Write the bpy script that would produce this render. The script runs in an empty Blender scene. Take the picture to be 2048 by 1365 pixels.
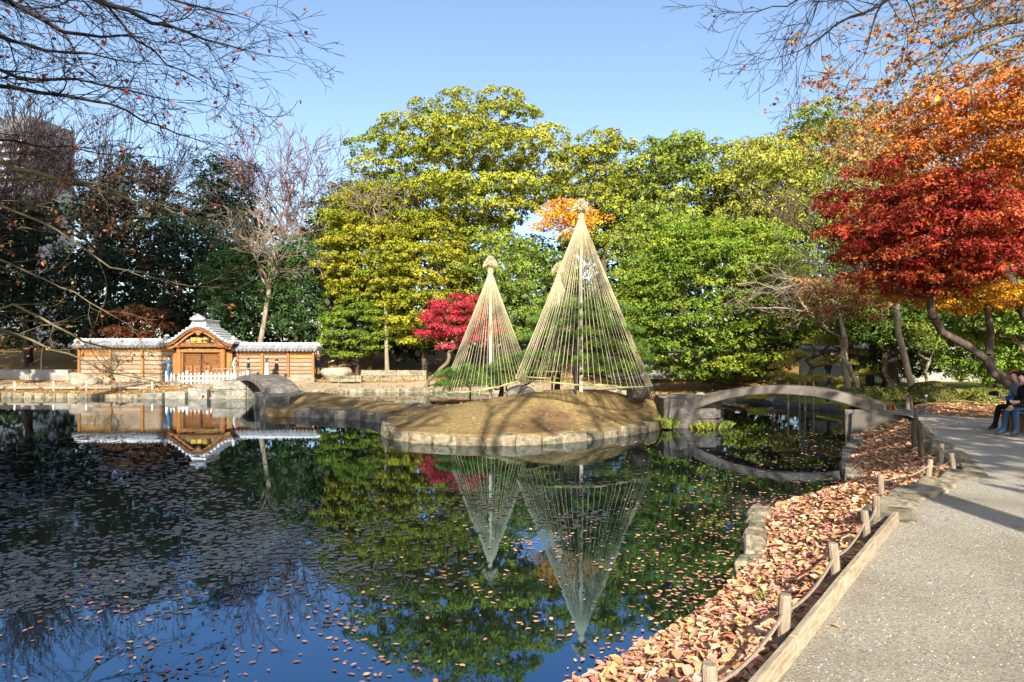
import bpy, bmesh, math, random
import numpy as np
from mathutils import Vector, Matrix

# ------------------------------------------------------------------ camera, sky, sun, exposure
SC = bpy.context.scene
F, CX, HZ, CH = 1365.0, 1024.0, 711.0, 2.3      # focal length, centre and horizon (in 2048 px), eye height over the water
R = math.radians
cam = bpy.data.cameras.new("camera"); cam_o = bpy.data.objects.new("camera", cam)
SC.collection.objects.link(cam_o)
cam_o.location = (0, 0, CH); cam_o.rotation_euler = (R(90), 0, 0)
cam.sensor_width = 36.0; cam.lens = 36.0 * F / 2048.0
cam.shift_y = (HZ - 682.5) / 2048.0
cam.clip_start = 0.05; cam.clip_end = 2000
SC.camera = cam_o
SUN_EL = 29.0
SUN_AZ = 2.0                                     # light travels towards +Y, a touch to the left
W = bpy.data.worlds.new("World"); SC.world = W; W.use_nodes = True
nt = W.node_tree; nt.nodes.clear()
sky = nt.nodes.new("ShaderNodeTexSky"); sky.sky_type = 'NISHITA'; sky.sun_disc = False
sky.sun_elevation = R(SUN_EL); sky.sun_rotation = R(180.0 - SUN_AZ)
sky.altitude = 20; sky.air_density = 1.0; sky.dust_density = 1.5; sky.ozone_density = 1.5
bg = nt.nodes.new("ShaderNodeBackground"); bg.inputs[1].default_value = 0.118
wo = nt.nodes.new("ShaderNodeOutputWorld")
nt.links.new(sky.outputs[0], bg.inputs[0]); nt.links.new(bg.outputs[0], wo.inputs[0])
sun = bpy.data.lights.new("sun", 'SUN'); sun.energy = 5.0; sun.angle = R(0.53); sun.color = (1.0, 0.93, 0.80)
sun_o = bpy.data.objects.new("sun", sun); SC.collection.objects.link(sun_o)
sun_o.rotation_euler = (R(90 - SUN_EL), 0, R(SUN_AZ)); sun_o.location = (0, -30, 30)
SC.view_settings.view_transform = 'Standard'; SC.view_settings.look = 'None'
SC.view_settings.exposure = 1.12; SC.view_settings.gamma = 1.0
SC.view_settings.use_curve_mapping = False
SC.cycles.max_bounces = 6; SC.cycles.diffuse_bounces = 2; SC.cycles.glossy_bounces = 3
SC.cycles.transmission_bounces = 3; SC.cycles.transparent_max_bounces = 4
SC.cycles.caustics_reflective = False; SC.cycles.caustics_refractive = False
SC.cycles.use_denoising = True

# ------------------------------------------------------------------ helpers
COL = SC.collection
def P(u, v, d): return Vector(((u - CX) / F * d, d, CH + (HZ - v) / F * d))
def G(u, v, z=0.0):
    d = F * (CH - z) / (v - HZ); return ((u - CX) / F * d, d)

def tag(o, label=None, cat=None, group=None, kind=None):
    if label: o["label"] = label
    if cat: o["category"] = cat
    if group: o["group"] = group
    if cat and not kind: kind = 'thing'
    if kind: o["kind"] = kind
    return o
def empty(name, loc=(0, 0, 0), rz=0.0, parent=None):
    o = bpy.data.objects.new(name, None); COL.objects.link(o)
    o.location = loc; o.rotation_euler = (0, 0, rz); o.empty_display_size = 0.1
    if parent: o.parent = parent
    return o
def link(name, me, parent=None, loc=None, rot=None, scale=None):
    o = bpy.data.objects.new(name, me); COL.objects.link(o)
    if parent: o.parent = parent
    if loc is not None: o.location = loc
    if rot is not None: o.rotation_euler = rot
    if scale is not None: o.scale = scale
    return o

def mesh_np(name, V, faces, mat, cols=None, smooth=False):
    """faces: one (m,k) int array or a list of such arrays"""
    if isinstance(faces, np.ndarray): faces = [faces]
    faces = [f for f in faces if len(f)]
    V = np.asarray(V, dtype=np.float32)
    me = bpy.data.meshes.new(name)
    me.vertices.add(len(V)); me.vertices.foreach_set("co", V.ravel())
    li = np.concatenate([f.ravel() for f in faces]).astype(np.int32)
    tot = np.concatenate([np.full(len(f), f.shape[1], np.int32) for f in faces])
    st = np.zeros(len(tot), np.int32); st[1:] = np.cumsum(tot)[:-1]
    me.loops.add(len(li)); me.loops.foreach_set("vertex_index", li)
    me.polygons.add(len(tot)); me.polygons.foreach_set("loop_start", st); me.polygons.foreach_set("loop_total", tot)
    if smooth: me.polygons.foreach_set("use_smooth", np.ones(len(tot), bool))
    me.update(calc_edges=True)
    if cols is not None:
        at = me.color_attributes.new("Col", 'BYTE_COLOR', 'POINT')
        c = np.ones((len(V), 4), np.float32); c[:, :3] = np.clip(cols, 0, 1)
        at.data.foreach_set("color", c.ravel())
    if mat is not None: me.materials.append(mat)
    return me

class MB:
    """collects boxes, tubes, lathes, prisms into one mesh"""
    def __init__(s): s.v = []; s.f = []; s.m = []
    def add(s, vs, fs, mi=0):
        b = len(s.v); s.v.extend([tuple(v) for v in vs]); s.f.extend([tuple(i + b for i in f) for f in fs]); s.m.extend([mi] * len(fs)); return s
    def box(s, c, size, rot=None, mi=0, taper=1.0):
        hx, hy, hz = size[0] / 2, size[1] / 2, size[2] / 2
        vs = [Vector((x * hx * (taper if z > 0 else 1), y * hy * (taper if z > 0 else 1), z * hz)) for z in (-1, 1) for y in (-1, 1) for x in (-1, 1)]
        if rot is not None: vs = [rot @ v for v in vs]
        vs = [v + Vector(c) for v in vs]
        return s.add(vs, [(0, 2, 3, 1), (4, 5, 7, 6), (0, 1, 5, 4), (2, 6, 7, 3), (0, 4, 6, 2), (1, 3, 7, 5)], mi)
    def tube(s, pts, rad, n=8, mi=0, cap=True):
        pts = [Vector(p) for p in pts]
        if not hasattr(rad, '__len__'): rad = [rad] * len(pts)
        vs = []; prev = None
        for i, p in enumerate(pts):
            t = (pts[min(i + 1, len(pts) - 1)] - pts[max(i - 1, 0)]).normalized()
            if prev is None:
                a = Vector((0, 0, 1)) if abs(t.z) < 0.9 else Vector((1, 0, 0)); x = t.cross(a).normalized()
            else:
                x = (prev - t * prev.dot(t)).normalized()
            prev = x; y = t.cross(x)
            for k in range(n):
                a = 2 * math.pi * k / n; vs.append(p + (x * math.cos(a) + y * math.sin(a)) * rad[i])
        fs = []
        for i in range(len(pts) - 1):
            for k in range(n):
                a = i * n + k; b = i * n + (k + 1) % n; fs.append((a, b, b + n, a + n))
        if cap:
            fs.append(tuple(reversed(range(n)))); fs.append(tuple((len(pts) - 1) * n + k for k in range(n)))
        return s.add(vs, fs, mi)
    def lathe(s, prof, n=12, mi=0, c=(0, 0, 0)):
        vs = []; fs = []
        for (r, z) in prof:
            for k in range(n):
                a = 2 * math.pi * k / n; vs.append((c[0] + r * math.cos(a), c[1] + r * math.sin(a), c[2] + z))
        for i in range(len(prof) - 1):
            for k in range(n):
                a = i * n + k; b = i * n + (k + 1) % n; fs.append((a, b, b + n, a + n))
        fs.append(tuple(reversed(range(n)))); fs.append(tuple((len(prof) - 1) * n + k for k in range(n)))
        return s.add(vs, fs, mi)
    def prism(s, poly, axis_vec, mi=0):
        """poly: 3D points of one face; extruded by axis_vec"""
        n = len(poly); a = [Vector(p) for p in poly]; b = [p + Vector(axis_vec) for p in a]
        return s.add(a + b, [tuple(range(n)), tuple(reversed(range(n, 2 * n)))] + [(i, n + i, n + (i + 1) % n, (i + 1) % n) for i in range(n)], mi)
    def mesh(s, name, mats, smooth=False, bevel=0.0):
        me = bpy.data.meshes.new(name); me.from_pydata(s.v, [], s.f)
        bm = bmesh.new(); bm.from_mesh(me)
        for f, mi in zip(bm.faces, s.m): f.material_index = mi
        bmesh.ops.recalc_face_normals(bm, faces=bm.faces)
        if bevel > 0:
            bmesh.ops.bevel(bm, geom=[e for e in bm.edges if e.calc_face_angle(0) > 0.6], offset=bevel, segments=1, affect='EDGES', profile=0.5)
        if smooth:
            for f in bm.faces: f.smooth = True
        bm.to_mesh(me); bm.free()
        for m in (mats if isinstance(mats, (list, tuple)) else [mats]): me.materials.append(m)
        return me
    def build(s, name, mats, parent=None, smooth=False, bevel=0.0, **kw):
        return link(name, s.mesh(name, mats, smooth, bevel), parent, **kw)

# ------------------------------------------------------------------ materials
def new_mat(name):
    m = bpy.data.materials.new(name); m.use_nodes = True
    n = m.node_tree.nodes; n.clear()
    out = n.new("ShaderNodeOutputMaterial")
    return m, n, m.node_tree.links, out
def ramp(n, l, fac, stops):
    r = n.new("ShaderNodeValToRGB"); e = r.color_ramp.elements
    while len(e) < len(stops): e.new(0.5)
    for k, (p, c) in zip(e, stops): k.position = p; k.color = (*c, 1)
    l.new(fac, r.inputs[0]); return r.outputs[0]
def noise(n, l, vec, scale, detail=4, rough=0.6, dist=0.0):
    t = n.new("ShaderNodeTexNoise"); t.inputs["Scale"].default_value = scale; t.inputs["Detail"].default_value = detail
    t.inputs["Roughness"].default_value = rough; t.inputs["Distortion"].default_value = dist
    if vec is not None: l.new(vec, t.inputs["Vector"])
    return t.outputs["Fac"]
def mixc(n, l, fac, a, b, mode='MIX'):
    x = n.new("ShaderNodeMix"); x.data_type = 'RGBA'; x.blend_type = mode
    def put(i, val):
        if hasattr(val, "default_value") or hasattr(val, "links"): l.new(val, x.inputs[i])
        else: x.inputs[i].default_value = (*val, 1) if hasattr(val, "__len__") else val
    if hasattr(fac, "links"): l.new(fac, x.inputs[0])
    else: x.inputs[0].default_value = fac
    put(6, a); put(7, b); return x.outputs[2]
def surf_mat(name, stops, scale=4.0, rough=0.8, bump=0.3, bscale=None, spec=0.25, coord='Object', stretch=None, stain=None, objrand=0.0, detail=6, metallic=0.0):
    """noise-coloured surface: stops = colour ramp; stain=(colour, scale, lo, hi) a second blotchy layer"""
    m, n, l, out = new_mat(name)
    tc = n.new("ShaderNodeTexCoord"); vec = tc.outputs[coord]
    if stretch:
        mp = n.new("ShaderNodeMapping"); mp.inputs["Scale"].default_value = stretch; l.new(vec, mp.inputs[0]); v2 = mp.outputs[0]
    else: v2 = vec
    if objrand:
        oi = n.new("ShaderNodeObjectInfo"); ad = n.new("ShaderNodeVectorMath"); ad.operation = 'MULTIPLY_ADD'
        l.new(oi.outputs["Random"], ad.inputs[0]); ad.inputs[1].default_value = (37, 17, 53); l.new(v2, ad.inputs[2]); v2 = ad.outputs[0]
    c = ramp(n, l, noise(n, l, v2, scale, detail, 0.65), stops)
    if stain:
        sc_, ss, lo, hi = stain
        f = ramp(n, l, noise(n, l, v2, ss, 5, 0.6, 0.5), [(lo, (0, 0, 0)), (hi, (1, 1, 1))])
        c = mixc(n, l, f, c, sc_)
    if objrand:
        mr = n.new("ShaderNodeMapRange"); l.new(oi.outputs["Random"], mr.inputs[0])
        mr.inputs[3].default_value = 1 - objrand; mr.inputs[4].default_value = 1 + objrand
        cc = n.new("ShaderNodeVectorMath"); cc.operation = 'SCALE'; l.new(c, cc.inputs[0]); l.new(mr.outputs[0], cc.inputs[3]); c = cc.outputs[0]
    b = n.new("ShaderNodeBsdfPrincipled"); l.new(c, b.inputs["Base Color"])
    b.inputs["Roughness"].default_value = rough; b.inputs["Specular IOR Level"].default_value = spec; b.inputs["Metallic"].default_value = metallic
    if bump:
        bp = n.new("ShaderNodeBump"); bp.inputs["Strength"].default_value = bump; bp.inputs["Distance"].default_value = 0.03
        l.new(noise(n, l, v2, bscale or scale * 2.5, 6, 0.7), bp.inputs["Height"]); l.new(bp.outputs[0], b.inputs["Normal"])
    l.new(b.outputs[0], out.inputs[0]); return m
def leaf_mat(name, trans=0.3, rough=0.5, spec=0.3, fallback=None):
    m, n, l, out = new_mat(name)
    a = n.new("ShaderNodeAttribute"); a.attribute_name = "Col"; c = a.outputs["Color"]
    b = n.new("ShaderNodeBsdfPrincipled"); l.new(c, b.inputs["Base Color"]); b.inputs["Roughness"].default_value = rough
    b.inputs["Specular IOR Level"].default_value = spec
    t = n.new("ShaderNodeBsdfTranslucent"); l.new(c, t.inputs[0])
    mx = n.new("ShaderNodeMixShader"); mx.inputs[0].default_value = trans
    l.new(b.outputs[0], mx.inputs[1]); l.new(t.outputs[0], mx.inputs[2]); l.new(mx.outputs[0], out.inputs[0])
    return m
M = {}
M['leaf'] = leaf_mat("leaf", 0.16, 0.6, 0.18)
M['needle'] = leaf_mat("needle", 0.15, 0.6, 0.2)
M['litter'] = leaf_mat("litter", 0.12, 0.8, 0.1)
M['pad'] = leaf_mat("pad", 0.0, 0.28, 0.8)
M['bark'] = surf_mat("bark", [(0.3, (0.035, 0.026, 0.02)), (0.55, (0.10, 0.075, 0.055)), (0.8, (0.19, 0.155, 0.115))], 3.0, 0.9, 0.6, stretch=(2, 2, 0.5))
M['bark_pale'] = surf_mat("bark_pale", [(0.3, (0.16, 0.125, 0.085)), (0.7, (0.38, 0.31, 0.22))], 3.0, 0.9, 0.4, stretch=(2, 2, 0.6))
M['bark_dark'] = surf_mat("bark_dark", [(0.3, (0.02, 0.016, 0.016)), (0.7, (0.065, 0.05, 0.048))], 3.0, 0.9, 0.4)
M['bark_maple'] = surf_mat("bark_maple", [(0.3, (0.07, 0.06, 0.035)), (0.7, (0.24, 0.20, 0.11))], 6.0, 0.85, 0.3)
M['twig_purple'] = surf_mat("twig_purple", [(0.3, (0.09, 0.055, 0.06)), (0.7, (0.18, 0.11, 0.11))], 3.0, 0.9, 0.0)
STONE = [(0.25, (0.10, 0.09, 0.075)), (0.5, (0.24, 0.215, 0.18)), (0.75, (0.40, 0.36, 0.30))]
M['stone'] = surf_mat("stone", STONE, 3.5, 0.85, 0.6, stain=((0.07, 0.08, 0.035), 1.4, 0.52, 0.7), objrand=0.22)
M['stone_edge'] = surf_mat("stone_edge", [(0.25, (0.10, 0.085, 0.06)), (0.5, (0.25, 0.205, 0.14)), (0.75, (0.42, 0.35, 0.25))], 4.5, 0.9, 0.6, stain=((0.06, 0.075, 0.03), 2.5, 0.5, 0.66), objrand=0.25)
M['stone_dark'] = surf_mat("stone_dark", [(0.3, (0.06, 0.055, 0.05)), (0.55, (0.14, 0.125, 0.11)), (0.75, (0.30, 0.27, 0.23))], 3.0, 0.85, 0.7, stain=((0.30, 0.33, 0.26), 5.0, 0.62, 0.7), objrand=0.2)
M['stone_pale'] = surf_mat("stone_pale", [(0.3, (0.20, 0.17, 0.125)), (0.7, (0.40, 0.35, 0.27))], 3.0, 0.85, 0.5, stain=((0.17, 0.15, 0.11), 2.0, 0.5, 0.75), objrand=0.15)
M['slab'] = surf_mat("slab", [(0.25, (0.07, 0.06, 0.05)), (0.5, (0.16, 0.14, 0.115)), (0.75, (0.27, 0.24, 0.20))], 2.2, 0.85, 0.5, bscale=22, stretch=(1, 1, 0.35), stain=((0.10, 0.085, 0.07), 1.2, 0.45, 0.7))  # tone lowered throughout; shade from the trees is in the stone colour
M['post'] = surf_mat("post", [(0.3, (0.16, 0.12, 0.08)), (0.6, (0.34, 0.275, 0.20)), (0.8, (0.48, 0.40, 0.30))], 9.0, 0.85, 0.6, stretch=(3, 3, 0.5), objrand=0.2)
M['board'] = surf_mat("board", [(0.3, (0.22, 0.165, 0.105)), (0.55, (0.42, 0.335, 0.225)), (0.8, (0.55, 0.46, 0.33))], 6.0, 0.8, 0.5, stretch=(1, 8, 8), objrand=0.12)
M['rope'] = surf_mat("rope", [(0.3, (0.33, 0.27, 0.18)), (0.7, (0.50, 0.43, 0.31))], 30, 0.9, 0.0)
M['rope_dark'] = surf_mat("rope_dark", [(0.3, (0.20, 0.16, 0.11)), (0.7, (0.34, 0.28, 0.20))], 60, 0.9, 0.3)
M['straw'] = surf_mat("straw", [(0.3, (0.50, 0.40, 0.22)), (0.7, (0.72, 0.62, 0.40))], 20, 0.85, 0.0)
M['straw_rope'] = surf_mat("straw_rope", [(0.3, (0.52, 0.44, 0.26)), (0.7, (0.72, 0.64, 0.42))], 12, 0.85, 0.0)
M['bamboo'] = surf_mat("bamboo", [(0.3, (0.34, 0.36, 0.13)), (0.7, (0.50, 0.50, 0.22))], 3.0, 0.5, 0.0, objrand=0.1)
M['pole'] = surf_mat("pole", [(0.3, (0.50, 0.44, 0.34)), (0.7, (0.70, 0.64, 0.52))], 3.0, 0.8, 0.2, stretch=(2, 2, .4))
M['wood_gate'] = surf_mat("wood_gate", [(0.3, (0.11, 0.040, 0.013)), (0.6, (0.22, 0.090, 0.030)), (0.8, (0.33, 0.155, 0.055))], 3.0, 0.7, 0.3, stretch=(5, 5, 0.6), objrand=0.15)
M['wood_gate_light'] = surf_mat("wood_gate_light", [(0.3, (0.20, 0.080, 0.022)), (0.6, (0.34, 0.155, 0.045)), (0.8, (0.44, 0.235, 0.085))], 3.0, 0.65, 0.25, stretch=(5, 5, 0.5), objrand=0.12)
M['wood_weathered'] = surf_mat("wood_weathered", [(0.3, (0.19, 0.135, 0.085)), (0.55, (0.36, 0.28, 0.195)), (0.8, (0.50, 0.42, 0.32))], 3.0, 0.8, 0.3, stretch=(0.5, 6, 6), objrand=0.2)
M['wood_orange'] = surf_mat("wood_orange", [(0.3, (0.28, 0.125, 0.035)), (0.55, (0.45, 0.23, 0.07)), (0.8, (0.54, 0.32, 0.13))], 3.0, 0.75, 0.3, stretch=(0.5, 6, 6), objrand=0.15)
M['wood_dark'] = surf_mat("wood_dark", [(0.3, (0.05, 0.022, 0.01)), (0.7, (0.13, 0.06, 0.025))], 4.0, 0.7, 0.2)
M['tile'] = surf_mat("tile", [(0.3, (0.15, 0.16, 0.175)), (0.55, (0.27, 0.28, 0.30)), (0.8, (0.42, 0.43, 0.44))], 5.0, 0.45, 0.2, spec=0.5, objrand=0.15)
M['tile_sunlit'] = surf_mat("tile_sunlit", [(0.3, (0.50, 0.50, 0.50)), (0.7, (0.76, 0.75, 0.73))], 5.0, 0.6, 0.2, spec=0.4)  # grey roof tile made near white, full sun put into its colour
M['gold'] = surf_mat("gold", [(0.3, (0.75, 0.50, 0.08)), (0.7, (0.85, 0.62, 0.14))], 5.0, 0.4, 0.0)
M['white_paint'] = surf_mat("white_paint", [(0.3, (0.72, 0.69, 0.62)), (0.7, (0.82, 0.80, 0.75))], 5.0, 0.7, 0.1, objrand=0.06)
M['plaster'] = surf_mat("plaster", [(0.3, (0.26, 0.25, 0.20)), (0.7, (0.40, 0.38, 0.31))], 1.2, 0.9, 0.2, stain=((0.30, 0.28, 0.22), 0.7, 0.5, 0.8))  # darkened evenly; the trees' shade over the wall is put into this colour
M['concrete'] = surf_mat("concrete", [(0.3, (0.20, 0.20, 0.19)), (0.7, (0.34, 0.33, 0.31))], 1.5, 0.9, 0.3, stain=((0.14, 0.14, 0.12), 0.8, 0.5, 0.8))
M['green_carving'] = surf_mat("green_carving", [(0.40, (0.03, 0.16, 0.09)), (0.5, (0.22, 0.42, 0.30)), (0.6, (0.70, 0.70, 0.62))], 5.0, 0.7, 0.5)
# ------------------------------------------------------------------ the lie of the land
def chaikin(p, it=2):
    p = np.array(p, float)
    for _ in range(it):
        q = np.roll(p, -1, 0); a = 0.75 * p + 0.25 * q; b = 0.25 * p + 0.75 * q
        p = np.stack([a, b], 1).reshape(-1, 2)
    return p
POND = chaikin([(-70, 3), (-20, 2.4), (-8, 2.5), (-3, 2.9), (-0.6, 3.7), G(1180, 1365), G(1290, 1305), G(1390, 1240), G(1450, 1190), G(1500, 1140),
        G(1513, 1095), G(1512, 1060), G(1530, 1032), G(1600, 1000), G(1690, 992), G(1716, 978), G(1690, 935), G(1698, 905), G(1722, 888),
        (9.5, 19.4), (10.8, 20.6), (12.5, 23), (14.2, 26), G(1690, 822), G(1600, 815), G(1550, 808), G(1500, 803), G(1440, 800), G(1380, 796), G(1300, 790),
        (0, 40.5), G(880, 785), G(700, 785), G(600, 788), (-13.3, 39.5), (-13.8, 36.6), (-16, 36.4), G(300, 797), G(150, 796), G(0, 795), (-45, 37.5), (-70, 38)], 2)
ISLE = chaikin([G(535, 834), G(600, 834), G(680, 837), G(740, 842), G(790, 850), G(768, 862), G(772, 873), G(800, 882), G(850, 887), G(950, 892), G(1050, 891), G(1150, 883), G(1250, 871),
        G(1310, 861), (5.0, 21.8), (6.5, 22.4), (7.5, 24), (7.3, 26.5), (6.0, 27.7), (3, 28.2), (0, 27.5), (-3, 27.3), (-5, 29.5), (-8, 32.6), (-9.8, 33.4), (-11.2, 32.4), (-11.2, 30.5), (-10.2, 28.0)], 2)
def seg_dist(pts, poly):
    """signed distance to a polygon (positive inside) and nearest boundary point"""
    a = poly; b = np.roll(poly, -1, 0)
    best = np.full(len(pts), 1e9); near = np.zeros((len(pts), 2)); inside = np.zeros(len(pts), bool)
    x, y = pts[:, 0], pts[:, 1]
    for (p, q) in zip(a, b):
        e = q - p; L2 = e @ e + 1e-12
        t = np.clip(((x - p[0]) * e[0] + (y - p[1]) * e[1]) / L2, 0, 1)
        cx, cy = p[0] + t * e[0], p[1] + t * e[1]
        d = (x - cx) ** 2 + (y - cy) ** 2
        m = d < best; best[m] = d[m]; near[m, 0] = cx[m]; near[m, 1] = cy[m]
        if abs(q[1] - p[1]) > 1e-12:
            c = ((p[1] > y) != (q[1] > y)) & (x < (q[0] - p[0]) * (y - p[1]) / (q[1] - p[1]) + p[0])
            inside ^= c
    d = np.sqrt(best); return np.where(inside, d, -d), near
def sstep(a, b, x):
    t = np.clip((x - a) / (b - a), 0, 1); return t * t * (3 - 2 * t)
def vnoise(x, y, s, seed=0):
    """cheap smooth noise"""
    return (np.sin(x * s * 1.3 + seed) * np.cos(y * s * 1.1 - seed * 2) + 0.5 * np.sin(x * s * 2.7 + y * s * 2.1 + seed * 3) + 0.3 * np.cos(x * s * 4.9 - y * s * 5.3 + seed)) / 1.8
def land_z(x, y, s):
    """height of the main land, s = distance to the shore (positive on land)"""
    right = sstep(-1.0, 1.0, x) * sstep(32, 24, y) + sstep(12, 4, y) * (1 - sstep(-1.0, 1.0, x))
    right = np.clip(right, 0, 1)
    zr = 0.05 + 0.57 * sstep(-0.15, 1.45, s)                     # leafy bank up to the path
    zl = 0.20 + 0.30 * sstep(0, 4.0, s) + 0.08 * vnoise(x, y, 0.5, 2) * sstep(0.3, 2, s)
    z = zr * right + zl * (1 - right)
    z = z + 0.45 * sstep(20, 33, y) * sstep(9, 16, x) * sstep(0.5, 4, s)   # lawn rises behind the bridge
    z = z + 2.2 * sstep(47, 75, y) * sstep(-2, 6, y - 40) + 0.5 * sstep(43, 50, y)
    return z + 0.02 * vnoise(x, y, 2.1, 5) * sstep(0.3, 1, s)
def ground_at(x, y):
    p = np.array([[x, y]]); s, _ = seg_dist(p, POND)
    if s[0] > 0:
        si, _ = seg_dist(p, ISLE)
        return float(isle_z(p[:, 0], p[:, 1], si)[0]) if si[0] > -0.05 else -0.6
    return float(land_z(p[:, 0], p[:, 1], -s)[0])
def isle_z(x, y, s):
    dome = 0.82 * np.exp(-((x - 2.2) / 4.2) ** 2 - ((y - 22.2) / 3.0) ** 2) + 0.30 * np.exp(-((x + 8.5) / 2.6) ** 2 - ((y - 30.5) / 2.5) ** 2)
    z = 0.27 + (dome + 0.10) * sstep(0, 2.2, s) + 0.03 * vnoise(x, y, 1.2, 3) * sstep(0, 0.8, s)
    return z
def lines(*segs):
    out = []
    for a, b, st in segs: out += list(np.arange(a, b - st * 0.3, st))
    out.append(segs[-1][1]); return np.array(out)
def heightfield(name, xs, ys, poly, zfun, water_inside, keep, mat, low=-0.6):
    X, Y = np.meshgrid(xs, ys); n = X.size
    pts = np.stack([X.ravel(), Y.ravel()], 1)
    s, near = seg_dist(pts, poly); s = -s if water_inside else s       # s > 0 on land
    cx = np.gradient(xs)[None, :].repeat(len(ys), 0).ravel(); cy = np.gradient(ys)[:, None].repeat(len(xs), 1).ravel()
    cell = np.minimum(np.maximum(cx, cy), 0.5)
    snap = (np.abs(s) < 0.52 * cell)
    pts[snap] = near[snap]; s2 = np.where(snap, 0.0, s)
    z = zfun(pts[:, 0], pts[:, 1], np.maximum(s2, 0))
    z = np.where(s2 < 0, low, z)
    V = np.column_stack([pts, z])
    i = np.arange(n).reshape(len(ys), len(xs))
    Fq = np.stack([i[:-1, :-1], i[:-1, 1:], i[1:, 1:], i[1:, :-1]], -1).reshape(-1, 4)
    if keep is not None:
        ok = (s2[Fq] > keep).any(1); Fq = Fq[ok]
        used = np.unique(Fq); mp = -np.ones(n, int); mp[used] = np.arange(len(used)); V = V[used]; Fq = mp[Fq]
    return link(name, mesh_np(name, V, Fq, mat, smooth=True))

def ground_mat(name, layers, bump=0.5, bs=30.0, rough=0.95):
    """layers: [(stops, scale)] first = base; others: (stops, scale, mask scale, lo, hi)"""
    m, n, l, out = new_mat(name); tc = n.new("ShaderNodeTexCoord"); v = tc.outputs["Object"]
    c = None
    for ly in layers:
        cc = ramp(n, l, noise(n, l, v, ly[1], 8, 0.75), ly[0])
        if c is None: c = cc
        else:
            f = ramp(n, l, noise(n, l, v, ly[2], 5, 0.65), [(ly[3], (0, 0, 0)), (ly[4], (1, 1, 1))]); c = mixc(n, l, f, c, cc)
    b = n.new("ShaderNodeBsdfPrincipled"); l.new(c, b.inputs["Base Color"]); b.inputs["Roughness"].default_value = rough; b.inputs["Specular IOR Level"].default_value = 0.1
    bp = n.new("ShaderNodeBump"); bp.inputs["Strength"].default_value = bump; bp.inputs["Distance"].default_value = 0.05
    l.new(noise(n, l, v, bs, 8, 0.75), bp.inputs["Height"]); l.new(bp.outputs[0], b.inputs["Normal"])
    l.new(b.outputs[0], out.inputs[0]); return m
M['ground'] = ground_mat("ground", [([(0.3, (0.10, 0.055, 0.022)), (0.5, (0.28, 0.165, 0.062)), (0.7, (0.42, 0.27, 0.12))], 6.0),
                                    ([(0.35, (0.10, 0.11, 0.03)), (0.65, (0.26, 0.24, 0.08))], 9.0, 0.35, 0.55, 0.72)], 0.8, 14)
M['isle'] = ground_mat("isle", [([(0.3, (0.13, 0.085, 0.032)), (0.5, (0.265, 0.185, 0.075)), (0.7, (0.40, 0.30, 0.145))], 7.0),
                                ([(0.35, (0.075, 0.042, 0.022)), (0.65, (0.17, 0.10, 0.055))], 8.0, 0.42, 0.48, 0.64),
                                ([(0.35, (0.10, 0.11, 0.03)), (0.65, (0.22, 0.20, 0.07))], 10.0, 0.9, 0.60, 0.75)], 0.7, 35)
M['gravel'] = ground_mat("gravel", [([(0.36, (0.15, 0.12, 0.085)), (0.46, (0.47, 0.42, 0.33)), (0.60, (0.66, 0.60, 0.49)), (0.72, (0.78, 0.72, 0.61))], 62.0),
                                    ([(0.36, (0.12, 0.095, 0.065)), (0.60, (0.46, 0.40, 0.31))], 70.0, 1.0, 0.46, 0.82)], 0.9, 80)
M['lawn'] = ground_mat("lawn", [([(0.3, (0.10, 0.13, 0.02)), (0.5, (0.27, 0.29, 0.05)), (0.7, (0.42, 0.40, 0.10))], 8.0)], 0.8, 25)
M['sand_path'] = ground_mat("sand_path", [([(0.3, (0.26, 0.20, 0.12)), (0.7, (0.44, 0.36, 0.25))], 5.0)], 0.3, 30)

xs = lines((-500, -60, 110), (-60, -32, 2), (-32, 0, 0.35), (0, 10, 0.2), (10, 22, 0.35), (22, 60, 2), (60, 500, 110))
ys = lines((-400, -30, 90), (-30, 2, 1.6), (2, 17, 0.2), (17, 48, 0.35), (48, 110, 3), (110, 900, 130))
tag(heightfield("ground", xs, ys, POND, land_z, True, None, M['ground']), kind='structure')
tag(heightfield("island_ground", np.arange(-12.5, 9, 0.16), np.arange(16.5, 35, 0.16), ISLE, isle_z, False, -0.5, M['isle']), kind='structure')

def flat_sheet(name, poly, z, mat, cell=None, zfun=None):
    me = bpy.data.meshes.new(name); bm = bmesh.new()
    f = bm.faces.new([bm.verts.new((x, y, z)) for x, y in poly]); bmesh.ops.triangulate(bm, faces=[f])
    if zfun:
        for _ in range(4):
            bmesh.ops.subdivide_edges(bm, edges=[e for e in bm.edges if e.calc_length() > 1.2], cuts=1, use_grid_fill=True)
        bmesh.ops.triangulate(bm, faces=bm.faces)
        for v in bm.verts: v.co.z = zfun(v.co.x, v.co.y)
    bmesh.ops.recalc_face_normals(bm, faces=bm.faces)
    for f in bm.faces:
        if f.normal.z < 0: f.normal_flip()
    bm.to_mesh(me); bm.free(); me.materials.append(mat)
    return tag(link(name, me), kind='structure')
PZ = 0.70
PATH_EDGE = [(-0.75, 0.9), (0.47, 2.3), (1.22, 3.25), (2.45, 4.9), (3.72, 6.55), G(1790, 1018, PZ), G(1812, 998, PZ), G(1880, 972, PZ), G(1945, 948, PZ), G(1962, 935, PZ), G(1938, 922, PZ),
        G(1905, 905, PZ), G(1868, 882, PZ), G(1848, 858, PZ), G(1840, 842, PZ), G(1815, 832, PZ), G(1775, 828, PZ)]
PATH = PATH_EDGE + [G(1785, 820, PZ), G(1850, 829, PZ), G(1950, 836, PZ), G(2100, 836, PZ), G(2500, 840, PZ), (25, 0), (20, -12), (-14, -12), (-8, 0.2), (-3, 0.9)]
flat_sheet("gravel_path", PATH, PZ, M['gravel'])
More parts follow.
